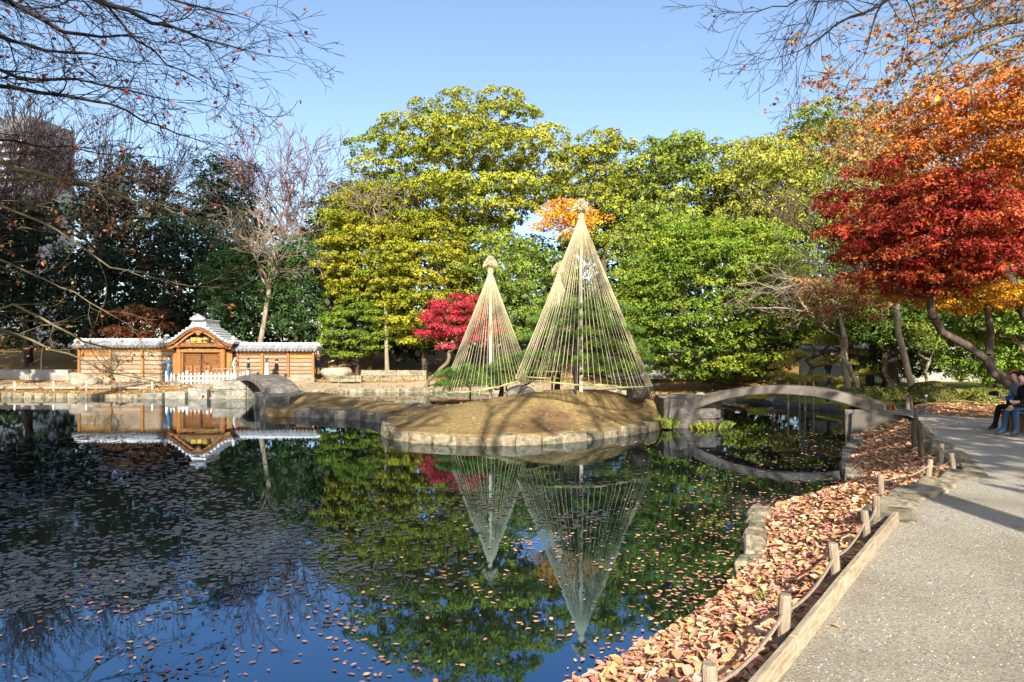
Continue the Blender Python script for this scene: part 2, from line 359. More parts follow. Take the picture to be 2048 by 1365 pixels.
flat_sheet("lawn", [(13.0, 27.0), (16, 23.2), (22, 22.4), (40, 23.5), (40, 33), (14, 33), (12.5, 31.6)], 1.0, M['lawn'], zfun=lambda x, y: ground_at(x, y) + 0.03)
flat_sheet("far_path", [(-40, 39.7), (-20, 39.5), (-14.5, 40.6), (-12.0, 43.2), (-4, 43.9), (4, 42.2), (9, 41.0), (9, 42.4), (4, 43.6), (-4, 45.2), (-12, 44.5), (-20, 43.6), (-40, 43.5)], 1.0, M['sand_path'], zfun=lambda x, y: ground_at(x, y) + 0.03)

# ------------------------------------------------------------------ water
def water_mat():
    m, n, l, out = new_mat("pond_water"); tc = n.new("ShaderNodeTexCoord"); v = tc.outputs["Object"]
    mp = n.new("ShaderNodeMapping"); mp.inputs["Scale"].default_value = (1, 0.55, 1); l.new(v, mp.inputs[0])
    h1 = noise(n, l, mp.outputs[0], 2.2, 3, 0.5); h2 = noise(n, l, mp.outputs[0], 11.0, 2, 0.5)
    calm = ramp(n, l, noise(n, l, v, 0.10, 2, 0.5), [(0.42, (0.12, 0.12, 0.12)), (0.62, (1, 1, 1))])
    ad = n.new("ShaderNodeMath"); ad.operation = 'MULTIPLY_ADD'; l.new(h2, ad.inputs[0]); ad.inputs[1].default_value = 0.16; l.new(h1, ad.inputs[2])
    mu = n.new("ShaderNodeMath"); mu.operation = 'MULTIPLY'; l.new(ad.outputs[0], mu.inputs[0]); l.new(calm, mu.inputs[1])
    bp = n.new("ShaderNodeBump"); bp.inputs["Strength"].default_value = 0.055; bp.inputs["Distance"].default_value = 0.06
    l.new(mu.outputs[0], bp.inputs["Height"])
    b = n.new("ShaderNodeBsdfPrincipled"); b.inputs["Base Color"].default_value = (0.006, 0.008, 0.006, 1)
    b.inputs["Roughness"].default_value = 0.02; b.inputs["IOR"].default_value = 3.2
    b.inputs["Specular Tint"].default_value = (0.24, 0.58, 1.0, 1)
    l.new(bp.outputs[0], b.inputs["Normal"]); l.new(b.outputs[0], out.inputs[0]); return m
M['water'] = water_mat()
me = mesh_np("pond_water", [(-75, -2, 0), (30, -2, 0), (30, 46, 0), (-75, 46, 0)], np.array([[0, 1, 2, 3]]), M['water'])
tag(link("pond_water", me), kind='structure')
# ------------------------------------------------------------------ vegetation tools
def unit(a): return a / (np.linalg.norm(a, axis=-1, keepdims=True) + 1e-9)
def rand_dirs(rng, n): return unit(rng.normal(size=(n, 3)))
def leaf_quads(rng, pos, nrm, size, cols, width=0.55, fold=0.12):
    """kite-shaped leaves"""
    n = len(pos); t = unit(np.cross(nrm, rand_dirs(rng, n))); b = np.cross(nrm, t)
    s = size[:, None]; w = s * width * 0.5
    V = np.empty((n, 4, 3), np.float32)
    V[:, 0] = pos - t * s * 0.5; V[:, 2] = pos + t * s * 0.5
    V[:, 1] = pos + b * w + nrm * s * fold - t * s * 0.06; V[:, 3] = pos - b * w + nrm * s * fold - t * s * 0.06
    Fq = np.arange(n * 4).reshape(n, 4)
    return V.reshape(-1, 3), Fq, np.repeat(cols, 4, 0)
def prisms(p0, p1, r0, r1, sides=5):
    p0 = np.asarray(p0, float); p1 = np.asarray(p1, float); n = len(p0)
    t = unit(p1 - p0); a = np.where(np.abs(t[:, 2:3]) < 0.9, np.array([[0, 0, 1.0]]), np.array([[1.0, 0, 0]]))
    x = unit(np.cross(t, a)); y = np.cross(t, x)
    k = np.arange(sides) * 2 * np.pi / sides
    ring = x[:, None] * np.cos(k)[None, :, None] + y[:, None] * np.sin(k)[None, :, None]
    V = np.concatenate([p0[:, None] + ring * np.asarray(r0)[:, None, None], p1[:, None] + ring * np.asarray(r1)[:, None, None]], 1)
    i = np.arange(sides); j = (i + 1) % sides
    Fq = np.stack([i, j, j + sides, i + sides], 1)[None] + (np.arange(n) * 2 * sides)[:, None, None]
    return V.reshape(-1, 3), Fq.reshape(-1, 4)
def pal(rng, n, cols, jit=0.12):
    cols = np.array(cols); k = rng.integers(0, len(cols), n); f = rng.random((n, 1)); k2 = rng.integers(0, len(cols), n)
    c = cols[k] * (1 - f * 0.5) + cols[k2] * f * 0.5
    return c * (1 + rng.normal(0, jit, (n, 1)))
def foliage(rng, centers, radii, cols, tufts=14, leaves=26, size=0.14, tuft_r=0.32, flat=0.7, under=-0.25, width=0.55, up=0.5, weights=None, hue=0.2, inner=0):
    """clumps -> tufts -> leaves. centers (k,3), radii (k,)"""
    k = len(centers); w = np.ones(k) if weights is None else weights
    nt_ = np.maximum(2, (tufts * (radii / np.mean(radii)) ** 2 * w)).astype(int)
    ci = np.repeat(np.arange(k), nt_); T = len(ci)
    d = rand_dirs(rng, T); d[:, 2] = np.where(d[:, 2] < under, -d[:, 2] * 0.8, d[:, 2])
    rr = radii[ci] * (0.80 + 0.24 * rng.random(T))
    sc = np.array([1, 1, flat])
    tp = centers[ci] + d * rr[:, None] * sc
    tn = unit(d * np.array([1, 1, 1 / max(flat, 0.3)]) + np.array([0, 0, up]))
    tr = tuft_r * (0.7 + 0.6 * rng.random(T))
    tc = pal(rng, k, cols, 0.20)[ci] * (1 - hue) + pal(rng, T, cols, 0.14) * hue
    li = np.repeat(np.arange(T), leaves); N = len(li)
    ld = unit(rand_dirs(rng, N) + tn[li] * 0.75)
    off = ld * (tr[li] * (0.72 + 0.32 * rng.random(N)))[:, None]; off[:, 2] *= 0.8
    pos = tp[li] + off
    nrm = unit(ld * 0.9 + np.array([0, 0, 0.25]) + rand_dirs(rng, N) * 0.5)
    c = tc[li] * (1 + rng.normal(0, 0.14, (N, 1)))
    sz = size * (0.7 + 0.6 * rng.random(N))
    if inner:                                            # larger inner leaf sprays that close each clump
        ii = np.repeat(np.arange(k), inner); n2 = len(ii); d2 = rand_dirs(rng, n2)
        p2 = centers[ii] + d2 * (radii[ii] * 0.45 * rng.random(n2) ** 0.4)[:, None] * sc
        pos = np.concatenate([pos, p2]); nrm = np.concatenate([nrm, unit(rand_dirs(rng, n2) + np.array([0, 0, 0.4]))])
        sz = np.concatenate([sz, np.minimum(radii[ii] * (0.28 + 0.2 * rng.random(n2)), 0.6)]); c = np.concatenate([c, pal(rng, n2, cols, 0.15)])
    return pos, nrm, sz, c
def crown_points(rng, c, rad, n, shell=0.55, mind=0.8, ymax=0.65, bottom=-1.0, tries=40):
    """spread points through an ellipsoid's outer shell"""
    pts = []; c = np.array(c); rad = np.array(rad)
    for _ in range(n * tries):
        d = rng.normal(size=3); d /= np.linalg.norm(d); q = d * (shell + (1 - shell) * rng.random() ** 0.6)
        if q[1] > ymax or q[2] < bottom: continue
        p = c + q * rad
        if all(np.sum(((p - o) * np.array([0.85, 0.85, 1.15])) ** 2) > mind * mind for o in pts): pts.append(p)
        if len(pts) >= n: break
    return np.array(pts)
def skeleton(rng, base, top, targets, trunk_r, wig=0.25, lean=None, tip=0.025, expo=0.42, nseg=8):
    """trunk from base to top, limbs reaching to every target; returns segment arrays"""
    base = np.array(base, float); top = np.array(top, float); nodes = []; par = []
    for i in range(nseg + 1):
        t = i / nseg; p = base + (top - base) * t
        if 0 < i: p = p + np.array([rng.normal(0, wig * 0.4), rng.normal(0, wig * 0.4), 0]) * (0.5 + t)
        if lean is not None: p = p + np.array(lean) * math.sin(t * math.pi)
        nodes.append(p); par.append(i - 1)
    ntr = len(nodes)
    order = np.argsort([np.linalg.norm((t - top)[:2]) + 0.3 * abs(t[2] - top[2]) for t in targets])
    for k in order:
        t = targets[k]; A = np.array(nodes)
        d = np.linalg.norm(A - t, axis=1) + 1.2 * np.maximum(0, A[:, 2] - t[2] + 0.25 * np.linalg.norm(A[:, :2] - t[:2], axis=1)) + np.where(np.arange(len(A)) < 3, 3.0, 0)
        j = int(np.argmin(d)); s = A[j]; L = np.linalg.norm(t - s); m = max(2, int(L / 0.8)); last = j
        bow = np.array([0, 0, -0.10 * L]) + rng.normal(0, 0.06 * L, 3)
        for i in range(1, m + 1):
            f = i / m; p = s + (t - s) * f + bow * math.sin(f * math.pi) + (rng.normal(0, 0.05 * L / m, 3) if i < m else 0)
            nodes.append(p); par.append(last); last = len(nodes) - 1
    N = len(nodes); cnt = np.zeros(N)
    child = np.bincount([p for p in par if p >= 0], minlength=N)
    cnt[child == 0] = 1
    for i in range(N - 1, 0, -1): cnt[par[i]] += cnt[i]
    r = tip * cnt ** expo; r = r * (trunk_r / max(r[0], 1e-6)) ** np.clip(cnt / cnt[0], 0, 1)
    nodes = np.array(nodes); idx = np.arange(1, N); pr = np.array(par[1:])
    r0 = np.minimum(r[pr], r[idx] * 1.5); ext = (nodes[idx] - nodes[pr]) * 0.03
    return nodes[pr] - ext, nodes[idx] + ext, r0, r[idx]
WOOD = "trees of the wood behind the pond"
BASES = []
def make_tree(name, label, seed, u0, u1, vt, vb, d, cols, depth=None, nclump=40, clump=1.3, leaf=0.15, tufts=14, leaves=26, tuft_r=0.35, flat=0.7, trunk_r=0.3, bark='bark',
              base_u=None, shell=0.55, mind=None, ymax=0.6, bottom=-0.95, group=None, cat='tree', under=-0.25, extra=None, lean=None, mat='leaf', width=0.55, trunk_top=0.55, base_z=None, hue=0.35, up=0.5, tip=0.025, inner=14):
    if group == WOOD: nclump = int(nclump * 1.35); mind = (mind or clump) * 0.86; trunk_r *= 0.75; shell = max(shell - 0.1, 0.25)
    if cat == 'tree' and bark == 'bark' and group != WOOD: trunk_r *= 0.75
    rng = np.random.default_rng(seed)
    c = np.array(P((u0 + u1) / 2, (vt + vb) / 2, d)); rx = (u1 - u0) / 2 / F * d; rz = (vb - vt) / 2 / F * d; ry = depth or rx
    rad = np.array([max(rx - clump * 0.75, 0.3), max(ry - clump * 0.75, 0.3), max(rz - clump * flat * 0.8, 0.3)])
    pts = crown_points(rng, c, rad, nclump, shell, mind or clump * 0.75, ymax, bottom)
    if extra is not None: pts = np.concatenate([pts, np.array([P(*e) for e in extra])])
    radii = clump * (0.7 + 0.55 * rng.random(len(pts)))
    pos, nrm, sz, col = foliage(rng, pts, radii, cols, tufts, leaves, leaf, tuft_r, flat, under, width=width, hue=hue, up=up, inner=inner)
    bx = ((base_u if base_u is not None else (u0 + u1) / 2) - CX) / F * d
    bz = (ground_at(bx, d) if base_z is None else base_z) - 0.1
    if bz < 0: print('IN_POND', name, label)
    o = empty(name, (bx, d, bz)); inv = np.array([bx, d, bz])
    tgt = pts - np.array([0, 0, 1]) * (radii * flat * 0.4)[:, None]
    top = np.array([c[0], c[1], bz + (c[2] + rz * 0.3 - bz) * trunk_top + (c[2] - bz) * 0.25])
    p0, p1, r0, r1 = skeleton(rng, (bx, d, bz), top, tgt, trunk_r, lean=lean, tip=tip)
    V, Fq = prisms(p0 - inv, p1 - inv, r0, r1, 7)
    link("trunk", mesh_np("trunk", V, Fq, M[bark], smooth=True), o)
    V, Fq, C = leaf_quads(rng, pos - inv, nrm, sz, col, width)
    link("crown", mesh_np("crown", V, Fq, M[mat], C), o)
    tag(o, label, cat, group); return o

# bare branching, generation by generation
def grow(rng, pos, dirs, length, radius, gens, split=(2, 3), ang=(18, 38), lratio=0.8, rratio=0.62, nseg=3, wander=0.12, trop=(0, 0, 0.06), minr=0.004, along=0.0, flatten=1.0):
    segs = []; pos = np.array(pos, float).reshape(-1, 3); dirs = unit(np.array(dirs, float).reshape(-1, 3))
    L = np.full(len(pos), length) if np.isscalar(length) else np.array(length); r = np.full(len(pos), radius) if np.isscalar(radius) else np.array(radius)
    for g in range(gens):
        mids = []; nseg = nseg if g < 3 else 2
        for s in range(nseg):
            nd = unit(dirs + rng.normal(0, wander, dirs.shape) * np.array([1, 1, flatten]) + np.array(trop))
            q = pos + nd * (L / nseg)[:, None]
            ra = r * (1 - 0.35 * s / nseg); rb = r * (1 - 0.35 * (s + 1) / nseg)
            segs.append((pos, q, np.maximum(ra, minr), np.maximum(rb, minr), np.full(len(pos), g)))
            pos, dirs = q, nd; mids.append((q, nd, L, rb))
        if g == gens - 1: break
        P_, D_, L_, R_ = [], [], [], []
        k = rng.integers(split[0], split[1] + 1, len(pos))
        idx = np.repeat(np.arange(len(pos)), k)
        def turn(d, n_):
            a = np.radians(rng.uniform(ang[0], ang[1], n_)); side = rng.normal(size=(n_, 3)) * np.array([1, 1, flatten])
            ax = unit(side - d * np.sum(side * d, 1, keepdims=True)); return unit(d * np.cos(a)[:, None] + ax * np.sin(a)[:, None])
        P_.append(pos[idx]); D_.append(turn(dirs[idx], len(idx))); L_.append(L[idx] * lratio * rng.uniform(0.75, 1.2, len(idx))); R_.append(r[idx] * 0.65 * rng.uniform(0.75, 1.15, len(idx)) * (rratio / 0.62))
        if along > 0:
            for (q, nd, l_, rb) in mids[:-1]:
                m = rng.random(len(q)) < along; n_ = int(m.sum())
                if n_: P_.append(q[m]); D_.append(turn(nd[m], n_)); L_.append(l_[m] * lratio * rng.uniform(0.5, 0.9, n_)); R_.append(rb[m] * 0.5)
        pos = np.concatenate(P_); dirs = np.concatenate(D_); L = np.concatenate(L_); r = np.concatenate(R_)
    cat = [np.concatenate([s[i] for s in segs]) for i in range(5)]
    return cat, pos, dirs
def segs_mesh(name, cat, mat, off, parent, thick=0.03):
    p0, p1, r0, r1, g = cat; big = r0 > thick; Vs = []; Fs = []; b = 0
    for m, sd in ((big, 7), (~big, 3)):
        if m.sum():
            V, Fq = prisms(p0[m] - off, p1[m] - off, r0[m], r1[m], sd); Vs.append(V); Fs.append(Fq + b); b += len(V)
    return link(name, mesh_np(name, np.concatenate(Vs), np.concatenate(Fs), mat, smooth=True), parent)
def bare_tree(name, label, seed, base, height, trunk_h, gens, mat, spread=(18, 36), trop=(0, 0, 0.08), radius=0.2, leaves=None, lean=(0, 0), split=(2, 3), lr=0.8, along=0.25, minr=0.006, group=None, first=3, wander=0.12, crown_name="twigs", limbs=None):
    rng = np.random.default_rng(seed); base = np.array(base, float); o = empty(name, base)
    if base[2] < 0: print('IN_POND', name, label)
    tr = np.array([base + np.array([lean[0] * t + 0.12 * math.sin(3 * t + seed), lean[1] * t, trunk_h * t]) for t in np.linspace(0, 1, 7)])
    rr = np.linspace(radius, radius * 0.75, 7); rr[0] *= 1.35
    V, Fq = prisms(tr[:-1] - base, tr[1:] - base + (tr[1:] - tr[:-1]) * 0.02, rr[:-1], rr[1:], 9)
    link("trunk", mesh_np("trunk", V, Fq, M[mat], smooth=True), o)
    top = tr[-1]; L0 = (height - trunk_h) * (1 - lr) / (1 - lr ** gens) * 1.12
    if limbs is None:
        a0 = rng.random() * 6.28; dirs = []
        for k in range(first):
            a = a0 + k * 2 * math.pi / first + rng.normal(0, 0.25); s = math.radians(rng.uniform(*spread)); dirs.append((math.cos(a) * math.sin(s), math.sin(a) * math.sin(s), math.cos(s)))
    else: dirs = limbs
    cat, tips, td = grow(rng, np.repeat(top[None], len(dirs), 0), dirs, L0, radius * 0.55, gens, split, spread, lr, 0.62, 3, wander, trop, minr, along)
    segs_mesh(crown_name, cat, M[mat], base, o, 0.04)
    if leaves:
        n, size, cols, frac = leaves
        idx = rng.choice(len(tips), n); p = tips[idx] + rng.normal(0, 0.12, (n, 3)); 
        V, Fq, C = leaf_quads(rng, p - base, rand_dirs(rng, n), size * (0.7 + 0.6 * rng.random(n)), pal(rng, n, cols, 0.2))
        link("crown", mesh_np("crown", V, Fq, M['leaf'], C), o)
    tag(o, label, 'tree', group); return o

# ------------------------------------------------------------------ the wood behind the pond
YG = [(0.29, 0.305, 0.028), (0.21, 0.25, 0.025), (0.36, 0.345, 0.04), (0.14, 0.19, 0.02)]       # camphor: yellow green
MG = [(0.17, 0.23, 0.03), (0.24, 0.30, 0.04), (0.12, 0.18, 0.025), (0.30, 0.33, 0.05)]
BG_ = [(0.13, 0.22, 0.02), (0.19, 0.28, 0.026), (0.09, 0.16, 0.016), (0.28, 0.32, 0.03)]    # layered trees: fresh green
OL = [(0.29, 0.29, 0.02), (0.21, 0.235, 0.018), (0.38, 0.335, 0.024), (0.14, 0.19, 0.018)]
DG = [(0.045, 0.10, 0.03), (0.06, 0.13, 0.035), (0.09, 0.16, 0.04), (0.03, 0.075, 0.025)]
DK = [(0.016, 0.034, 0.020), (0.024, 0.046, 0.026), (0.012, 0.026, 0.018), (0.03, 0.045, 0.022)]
DR = [(0.07, 0.035, 0.02), (0.10, 0.045, 0.03), (0.045, 0.03, 0.02), (0.06, 0.05, 0.02)]
make_tree("camphor_tree", "tallest yellow-green camphor tree with sky showing through its domed crown, behind the rope cones", 11, 742, 1118, 190, 520, 50, YG, depth=6.5, nclump=50, clump=1.75, leaf=0.19, tufts=32, leaves=36, tuft_r=0.40, flat=0.46, trunk_r=0.5, shell=0.35, mind=2.25, group=WOOD, under=0.08, ymax=0.8, bottom=-0.8, extra=[(752, 300, 49), (775, 272, 49), (745, 345, 49), (800, 250, 49), (850, 222, 50), (1000, 205, 50), (1045, 235, 50), (1095, 275, 50), (1108, 315, 49), (1105, 355, 49), (765, 390, 48), (800, 420, 48), (1080, 400, 49), (920, 205, 50)])
make_tree("camphor_tree", "yellow-green tree filling the dip beside the tallest domed camphor", 12, 1080, 1330, 262, 540, 55, YG, depth=5, nclump=38, clump=1.5, leaf=0.22, tufts=21, leaves=26, tuft_r=0.42, flat=0.48, under=0.06, trunk_r=0.4, shell=0.4, mind=1.5, group=WOOD, ymax=0.7)
make_tree("camphor_tree", "broad yellow-green tree behind the straw top of the tallest rope cone", 13, 1235, 1500, 255, 520, 54, MG, depth=5, nclump=42, clump=1.5, leaf=0.22, tufts=21, leaves=26, tuft_r=0.42, flat=0.48, under=0.06, trunk_r=0.4, shell=0.45, mind=1.5, group=WOOD, ymax=0.5)
make_tree("camphor_tree", "brightest yellow-green tree with dense rounded clumps above the layered evergreen", 14, 1400, 1650, 268, 500, 50, [(0.32, 0.335, 0.045), (0.37, 0.36, 0.06), (0.23, 0.265, 0.03)], depth=5, nclump=40, clump=1.5, leaf=0.18, tufts=21, leaves=26, tuft_r=0.40, flat=0.5, under=0.06, trunk_r=0.35, shell=0.5, mind=1.4, group=WOOD, ymax=0.4)
make_tree("oak_tree", "dark green oak rising highest behind the brightest yellow-green tree", 15, 1520, 1830, 205, 520, 58, MG, depth=6, nclump=46, clump=1.7, leaf=0.24, tufts=18, leaves=26, tuft_r=0.46, flat=0.5, under=0.06, trunk_r=0.4, shell=0.5, mind=1.5, group=WOOD, ymax=0.4)
make_tree("oak_tree", "olive green oak partly hidden by the tan bare maple", 16, 1610, 1800, 330, 600, 46, MG, depth=4, nclump=34, clump=1.3, leaf=0.17, tufts=18, leaves=19, tuft_r=0.34, flat=0.5, under=0.06, trunk_r=0.3, shell=0.5, mind=1.2, group=WOOD, ymax=0.4)
make_tree("oak_tree", "mid green tree with spreading clumps just above the layered evergreen", 17, 1195, 1420, 400, 640, 45, MG, depth=4, nclump=36, clump=1.3, leaf=0.16, tufts=18, leaves=19, tuft_r=0.33, flat=0.48, under=0.06, trunk_r=0.3, shell=0.5, mind=1.2, group=WOOD, ymax=0.4)
make_tree("oak_tree", "olive tree standing between the layered evergreen and the brown bare tree", 18, 1380, 1600, 420, 640, 43, MG, depth=4, nclump=34, clump=1.2, leaf=0.16, tufts=18, leaves=19, tuft_r=0.33, flat=0.48, under=0.06, trunk_r=0.3, shell=0.5, mind=1.2, group=WOOD, ymax=0.4)
make_tree("oak_tree", "dark green tree in the gap between the two straw-topped rope cones", 19, 955, 1190, 480, 720, 45, [(0.13, 0.20, 0.03), (0.20, 0.27, 0.035), (0.09, 0.15, 0.025)], depth=4, nclump=38, clump=1.2, leaf=0.15, tufts=18, leaves=19, tuft_r=0.32, flat=0.48, under=0.06, trunk_r=0.3, shell=0.5, mind=1.1, group=WOOD, ymax=0.4)
make_tree("oak_tree", "shaded green tree under the domed camphor beside its trunk", 20, 880, 1080, 440, 660, 48, MG, depth=4, nclump=26, clump=1.2, leaf=0.16, tufts=16, leaves=26, tuft_r=0.33, flat=0.48, under=0.06, trunk_r=0.3, shell=0.5, mind=1.25, group=WOOD, ymax=0.4)
# layered garden evergreens
make_tree("layered_evergreen", "broad rounded evergreen clipped in fresh green layers behind the stone bridge", 31, 1205, 1655, 440, 782, 38, BG_, depth=4.8, nclump=210, clump=1.05, leaf=0.135, tufts=21, leaves=22, tuft_r=0.24, flat=0.30, trunk_r=0.3, shell=0.74, mind=0.68, ymax=0.25, bottom=-0.98, under=0.0, hue=0.3, tip=0.015, base_u=1420)
make_tree("layered_evergreen", "olive-yellow layered evergreen behind the red maple", 32, 735, 962, 415, 715, 48, OL, depth=4.2, nclump=115, clump=1.15, leaf=0.155, tufts=22, leaves=24, tuft_r=0.27, flat=0.32, trunk_r=0.3, shell=0.62, mind=0.85, ymax=0.3, under=0.0, hue=0.3, tip=0.015)
make_tree("layered_evergreen", "olive-green layered evergreen reaching up beside the bare pale tree", 33, 628, 850, 365, 650, 49.5, OL, depth=4.0, nclump=105, clump=1.15, leaf=0.16, tufts=22, leaves=24, tuft_r=0.27, flat=0.32, trunk_r=0.3, shell=0.6, mind=0.88, ymax=0.3, under=0.0, hue=0.3, tip=0.015)
make_tree("layered_evergreen", "low fresh green layered shrub tree beside the end of the gate wall", 34, 630, 800, 585, 735, 48, BG_, depth=2.6, nclump=44, clump=0.75, leaf=0.13, tufts=20, leaves=28, tuft_r=0.22, flat=0.32, trunk_r=0.16, shell=0.6, mind=0.72, ymax=0.3, under=0.0, hue=0.45, tip=0.012)
# evergreen behind the gate and the dark trees on its left
make_tree("camellia_tree", "glossy dark green evergreen right behind the gate roof", 41, 405, 560, 478, 700, 50, DG, depth=3.4, nclump=56, clump=1.1, leaf=0.15, tufts=22, leaves=19, tuft_r=0.35, flat=0.8, trunk_r=0.2, shell=0.6, mind=0.85, ymax=0.3, hue=0.4)
make_tree("camellia_tree", "glossy dark green evergreen behind the wall wing with a pale trunk before it", 42, 525, 660, 470, 700, 50, DG, depth=3.0, nclump=46, clump=1.0, leaf=0.15, tufts=22, leaves=19, tuft_r=0.35, flat=0.8, trunk_r=0.2, shell=0.6, mind=0.85, ymax=0.3, hue=0.4)
LEFTG = "shaded dark trees behind the gate wall"
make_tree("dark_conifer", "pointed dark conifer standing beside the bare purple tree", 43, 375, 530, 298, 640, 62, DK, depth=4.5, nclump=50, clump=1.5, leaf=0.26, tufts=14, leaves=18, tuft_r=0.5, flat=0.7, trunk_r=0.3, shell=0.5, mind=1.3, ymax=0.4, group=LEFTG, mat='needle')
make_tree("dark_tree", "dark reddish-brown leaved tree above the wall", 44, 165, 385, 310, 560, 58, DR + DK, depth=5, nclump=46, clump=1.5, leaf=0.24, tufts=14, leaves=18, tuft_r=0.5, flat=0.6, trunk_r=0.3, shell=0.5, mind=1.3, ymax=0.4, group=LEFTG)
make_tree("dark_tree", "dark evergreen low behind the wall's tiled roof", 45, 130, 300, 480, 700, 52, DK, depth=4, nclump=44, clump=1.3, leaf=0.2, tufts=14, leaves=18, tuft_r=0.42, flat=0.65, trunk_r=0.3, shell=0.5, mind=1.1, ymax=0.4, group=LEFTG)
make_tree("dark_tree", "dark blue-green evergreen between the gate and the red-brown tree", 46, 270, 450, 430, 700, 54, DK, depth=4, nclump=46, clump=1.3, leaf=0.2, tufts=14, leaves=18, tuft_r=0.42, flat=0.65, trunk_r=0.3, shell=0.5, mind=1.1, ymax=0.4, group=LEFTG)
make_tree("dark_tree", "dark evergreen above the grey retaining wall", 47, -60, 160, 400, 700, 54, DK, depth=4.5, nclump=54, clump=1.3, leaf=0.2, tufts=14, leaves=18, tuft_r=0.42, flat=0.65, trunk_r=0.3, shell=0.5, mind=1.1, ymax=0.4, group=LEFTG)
make_tree("dark_tree", "dark red-leaved maple hanging low behind the wall roof", 48, 205, 345, 610, 690, 49, [(0.10, 0.03, 0.015), (0.14, 0.045, 0.02), (0.07, 0.045, 0.015)], depth=2.5, nclump=22, clump=0.8, leaf=0.15, tufts=14, leaves=22, tuft_r=0.3, flat=0.4, trunk_r=0.12, shell=0.3, mind=0.6, ymax=0.6, group=LEFTG)
make_tree("dark_tree", "dark reddish tree filling the slope left of the bare purple tree", 49, 600, 800, 370, 560, 58, DR + MG, depth=4, nclump=34, clump=1.3, leaf=0.2, tufts=14, leaves=22, tuft_r=0.45, flat=0.6, trunk_r=0.25, shell=0.5, mind=1.2, ymax=0.4)
# far wood: one mass that closes the gaps low down
def far_wood():
    rng = np.random.default_rng(5); pts = []; rad = []
    def cap(u): return np.interp(u, [-200, 150, 420, 520, 700, 760, 850, 1100, 1200, 1500, 1700, 2300], [440, 420, 400, 430, 450, 460, 500, 495, 450, 420, 400, 380])
    for d, n, r0, r1 in ((68, 330, 1.8, 2.8), (57, 260, 1.2, 1.9), (50, 240, 0.8, 1.3)):
        for k in range(n):
            u = rng.uniform(-120, 2180); vtop = cap(u) + (0 if d > 60 else 110 if d > 52 else 160)
            if d < 52 and not (640 < u < 1760): continue
            v = rng.uniform(vtop, 715); p = P(u, v, d + rng.uniform(-3, 3))
            if p.z < 0.3: continue
            pts.append(tuple(p)); rad.append(rng.uniform(r0, r1))
    pts = np.array(pts); rad = np.array(rad)
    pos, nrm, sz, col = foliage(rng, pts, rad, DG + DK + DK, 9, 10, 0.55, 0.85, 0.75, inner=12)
    V, Fq, C = leaf_quads(rng, pos, nrm, sz, col)
    tag(link("woodland", mesh_np("woodland", V, Fq, M['leaf'], C)), "dense dark woodland closing the view behind the garden trees", "woodland", kind='stuff')
far_wood()

# ------------------------------------------------------------------ bare trees
def at(u, d, z=None):
    x = (u - CX) / F * d; return (x, d, (ground_at(x, d) if z is None else z) - 0.05)
bare_tree("bare_tree", "leafless pale tree forking behind the gate roof with a twisting trunk", 51, at(503, 48), 12.4, 6.0, 6, 'bark_pale', spread=(22, 44), radius=0.20, lean=(1.3, 0), trop=(0, 0, 0.03), split=(2, 3), along=0.35, minr=0.014, first=4)
bare_tree("bare_tree", "tall leafless purple-twigged tree with a few orange leaves against the sky", 52, at(600, 62), 19.8, 7.5, 8, 'twig_purple', spread=(18, 36), radius=0.28, trop=(0, 0, 0.03), leaves=(1300, 0.2, [(0.50, 0.20, 0.06), (0.42, 0.16, 0.07), (0.35, 0.2, 0.12)], 0.3), split=(2, 2), along=0.34, minr=0.024, first=6, lr=0.82)
LB = "tall bare trees against the sky beside the tower block"
for k, (u, d, h, s) in enumerate([(60, 56, 20.5, 61), (215, 60, 20.5, 62), (-70, 50, 19, 63)]):
    bare_tree("bare_tree", ["tall bare dark tree in front of the tower block", "tall bare dark tree rising over the reddish-brown tree beside the tower block", "tall bare dark tree behind the grey retaining wall end"][k], s, at(u, d), h, 7.5, 7, 'bark_dark', spread=(10, 26), radius=0.3, trop=(0, 0, 0.05), split=(2, 2), along=0.42, minr=0.022, group=LB, first=6, lr=0.83, leaves=(250, 0.22, [(0.35, 0.13, 0.06), (0.28, 0.10, 0.05)], 0.2))
bare_tree("bare_tree", "leafless brown tree with drooping fans of twigs beside the red maple", 64, at(1690, 30), 8.6, 2.6, 6, 'bark_pale', spread=(25, 55), radius=0.16, trop=(-0.05, 0, 0.0), split=(2, 3), along=0.3, minr=0.008, first=4, lr=0.8, leaves=(900, 0.08, [(0.40, 0.20, 0.08), (0.32, 0.16, 0.07)], 0.2))
bare_tree("bare_tree", "small leafless reddish tree poking out of the yellow-green canopy", 65, at(1545, 47), 12.2, 7.6, 6, 'twig_purple', spread=(18, 40), radius=0.12, split=(2, 3), along=0.3, minr=0.012, first=3)
bare_tree("bare_tree", "crooked grey bare-topped pine above the olive layered trees", 66, at(775, 47), 13.6, 9.5, 6, 'bark_pale', spread=(25, 55), radius=0.14, split=(2, 3), along=0.3, minr=0.012, first=3)

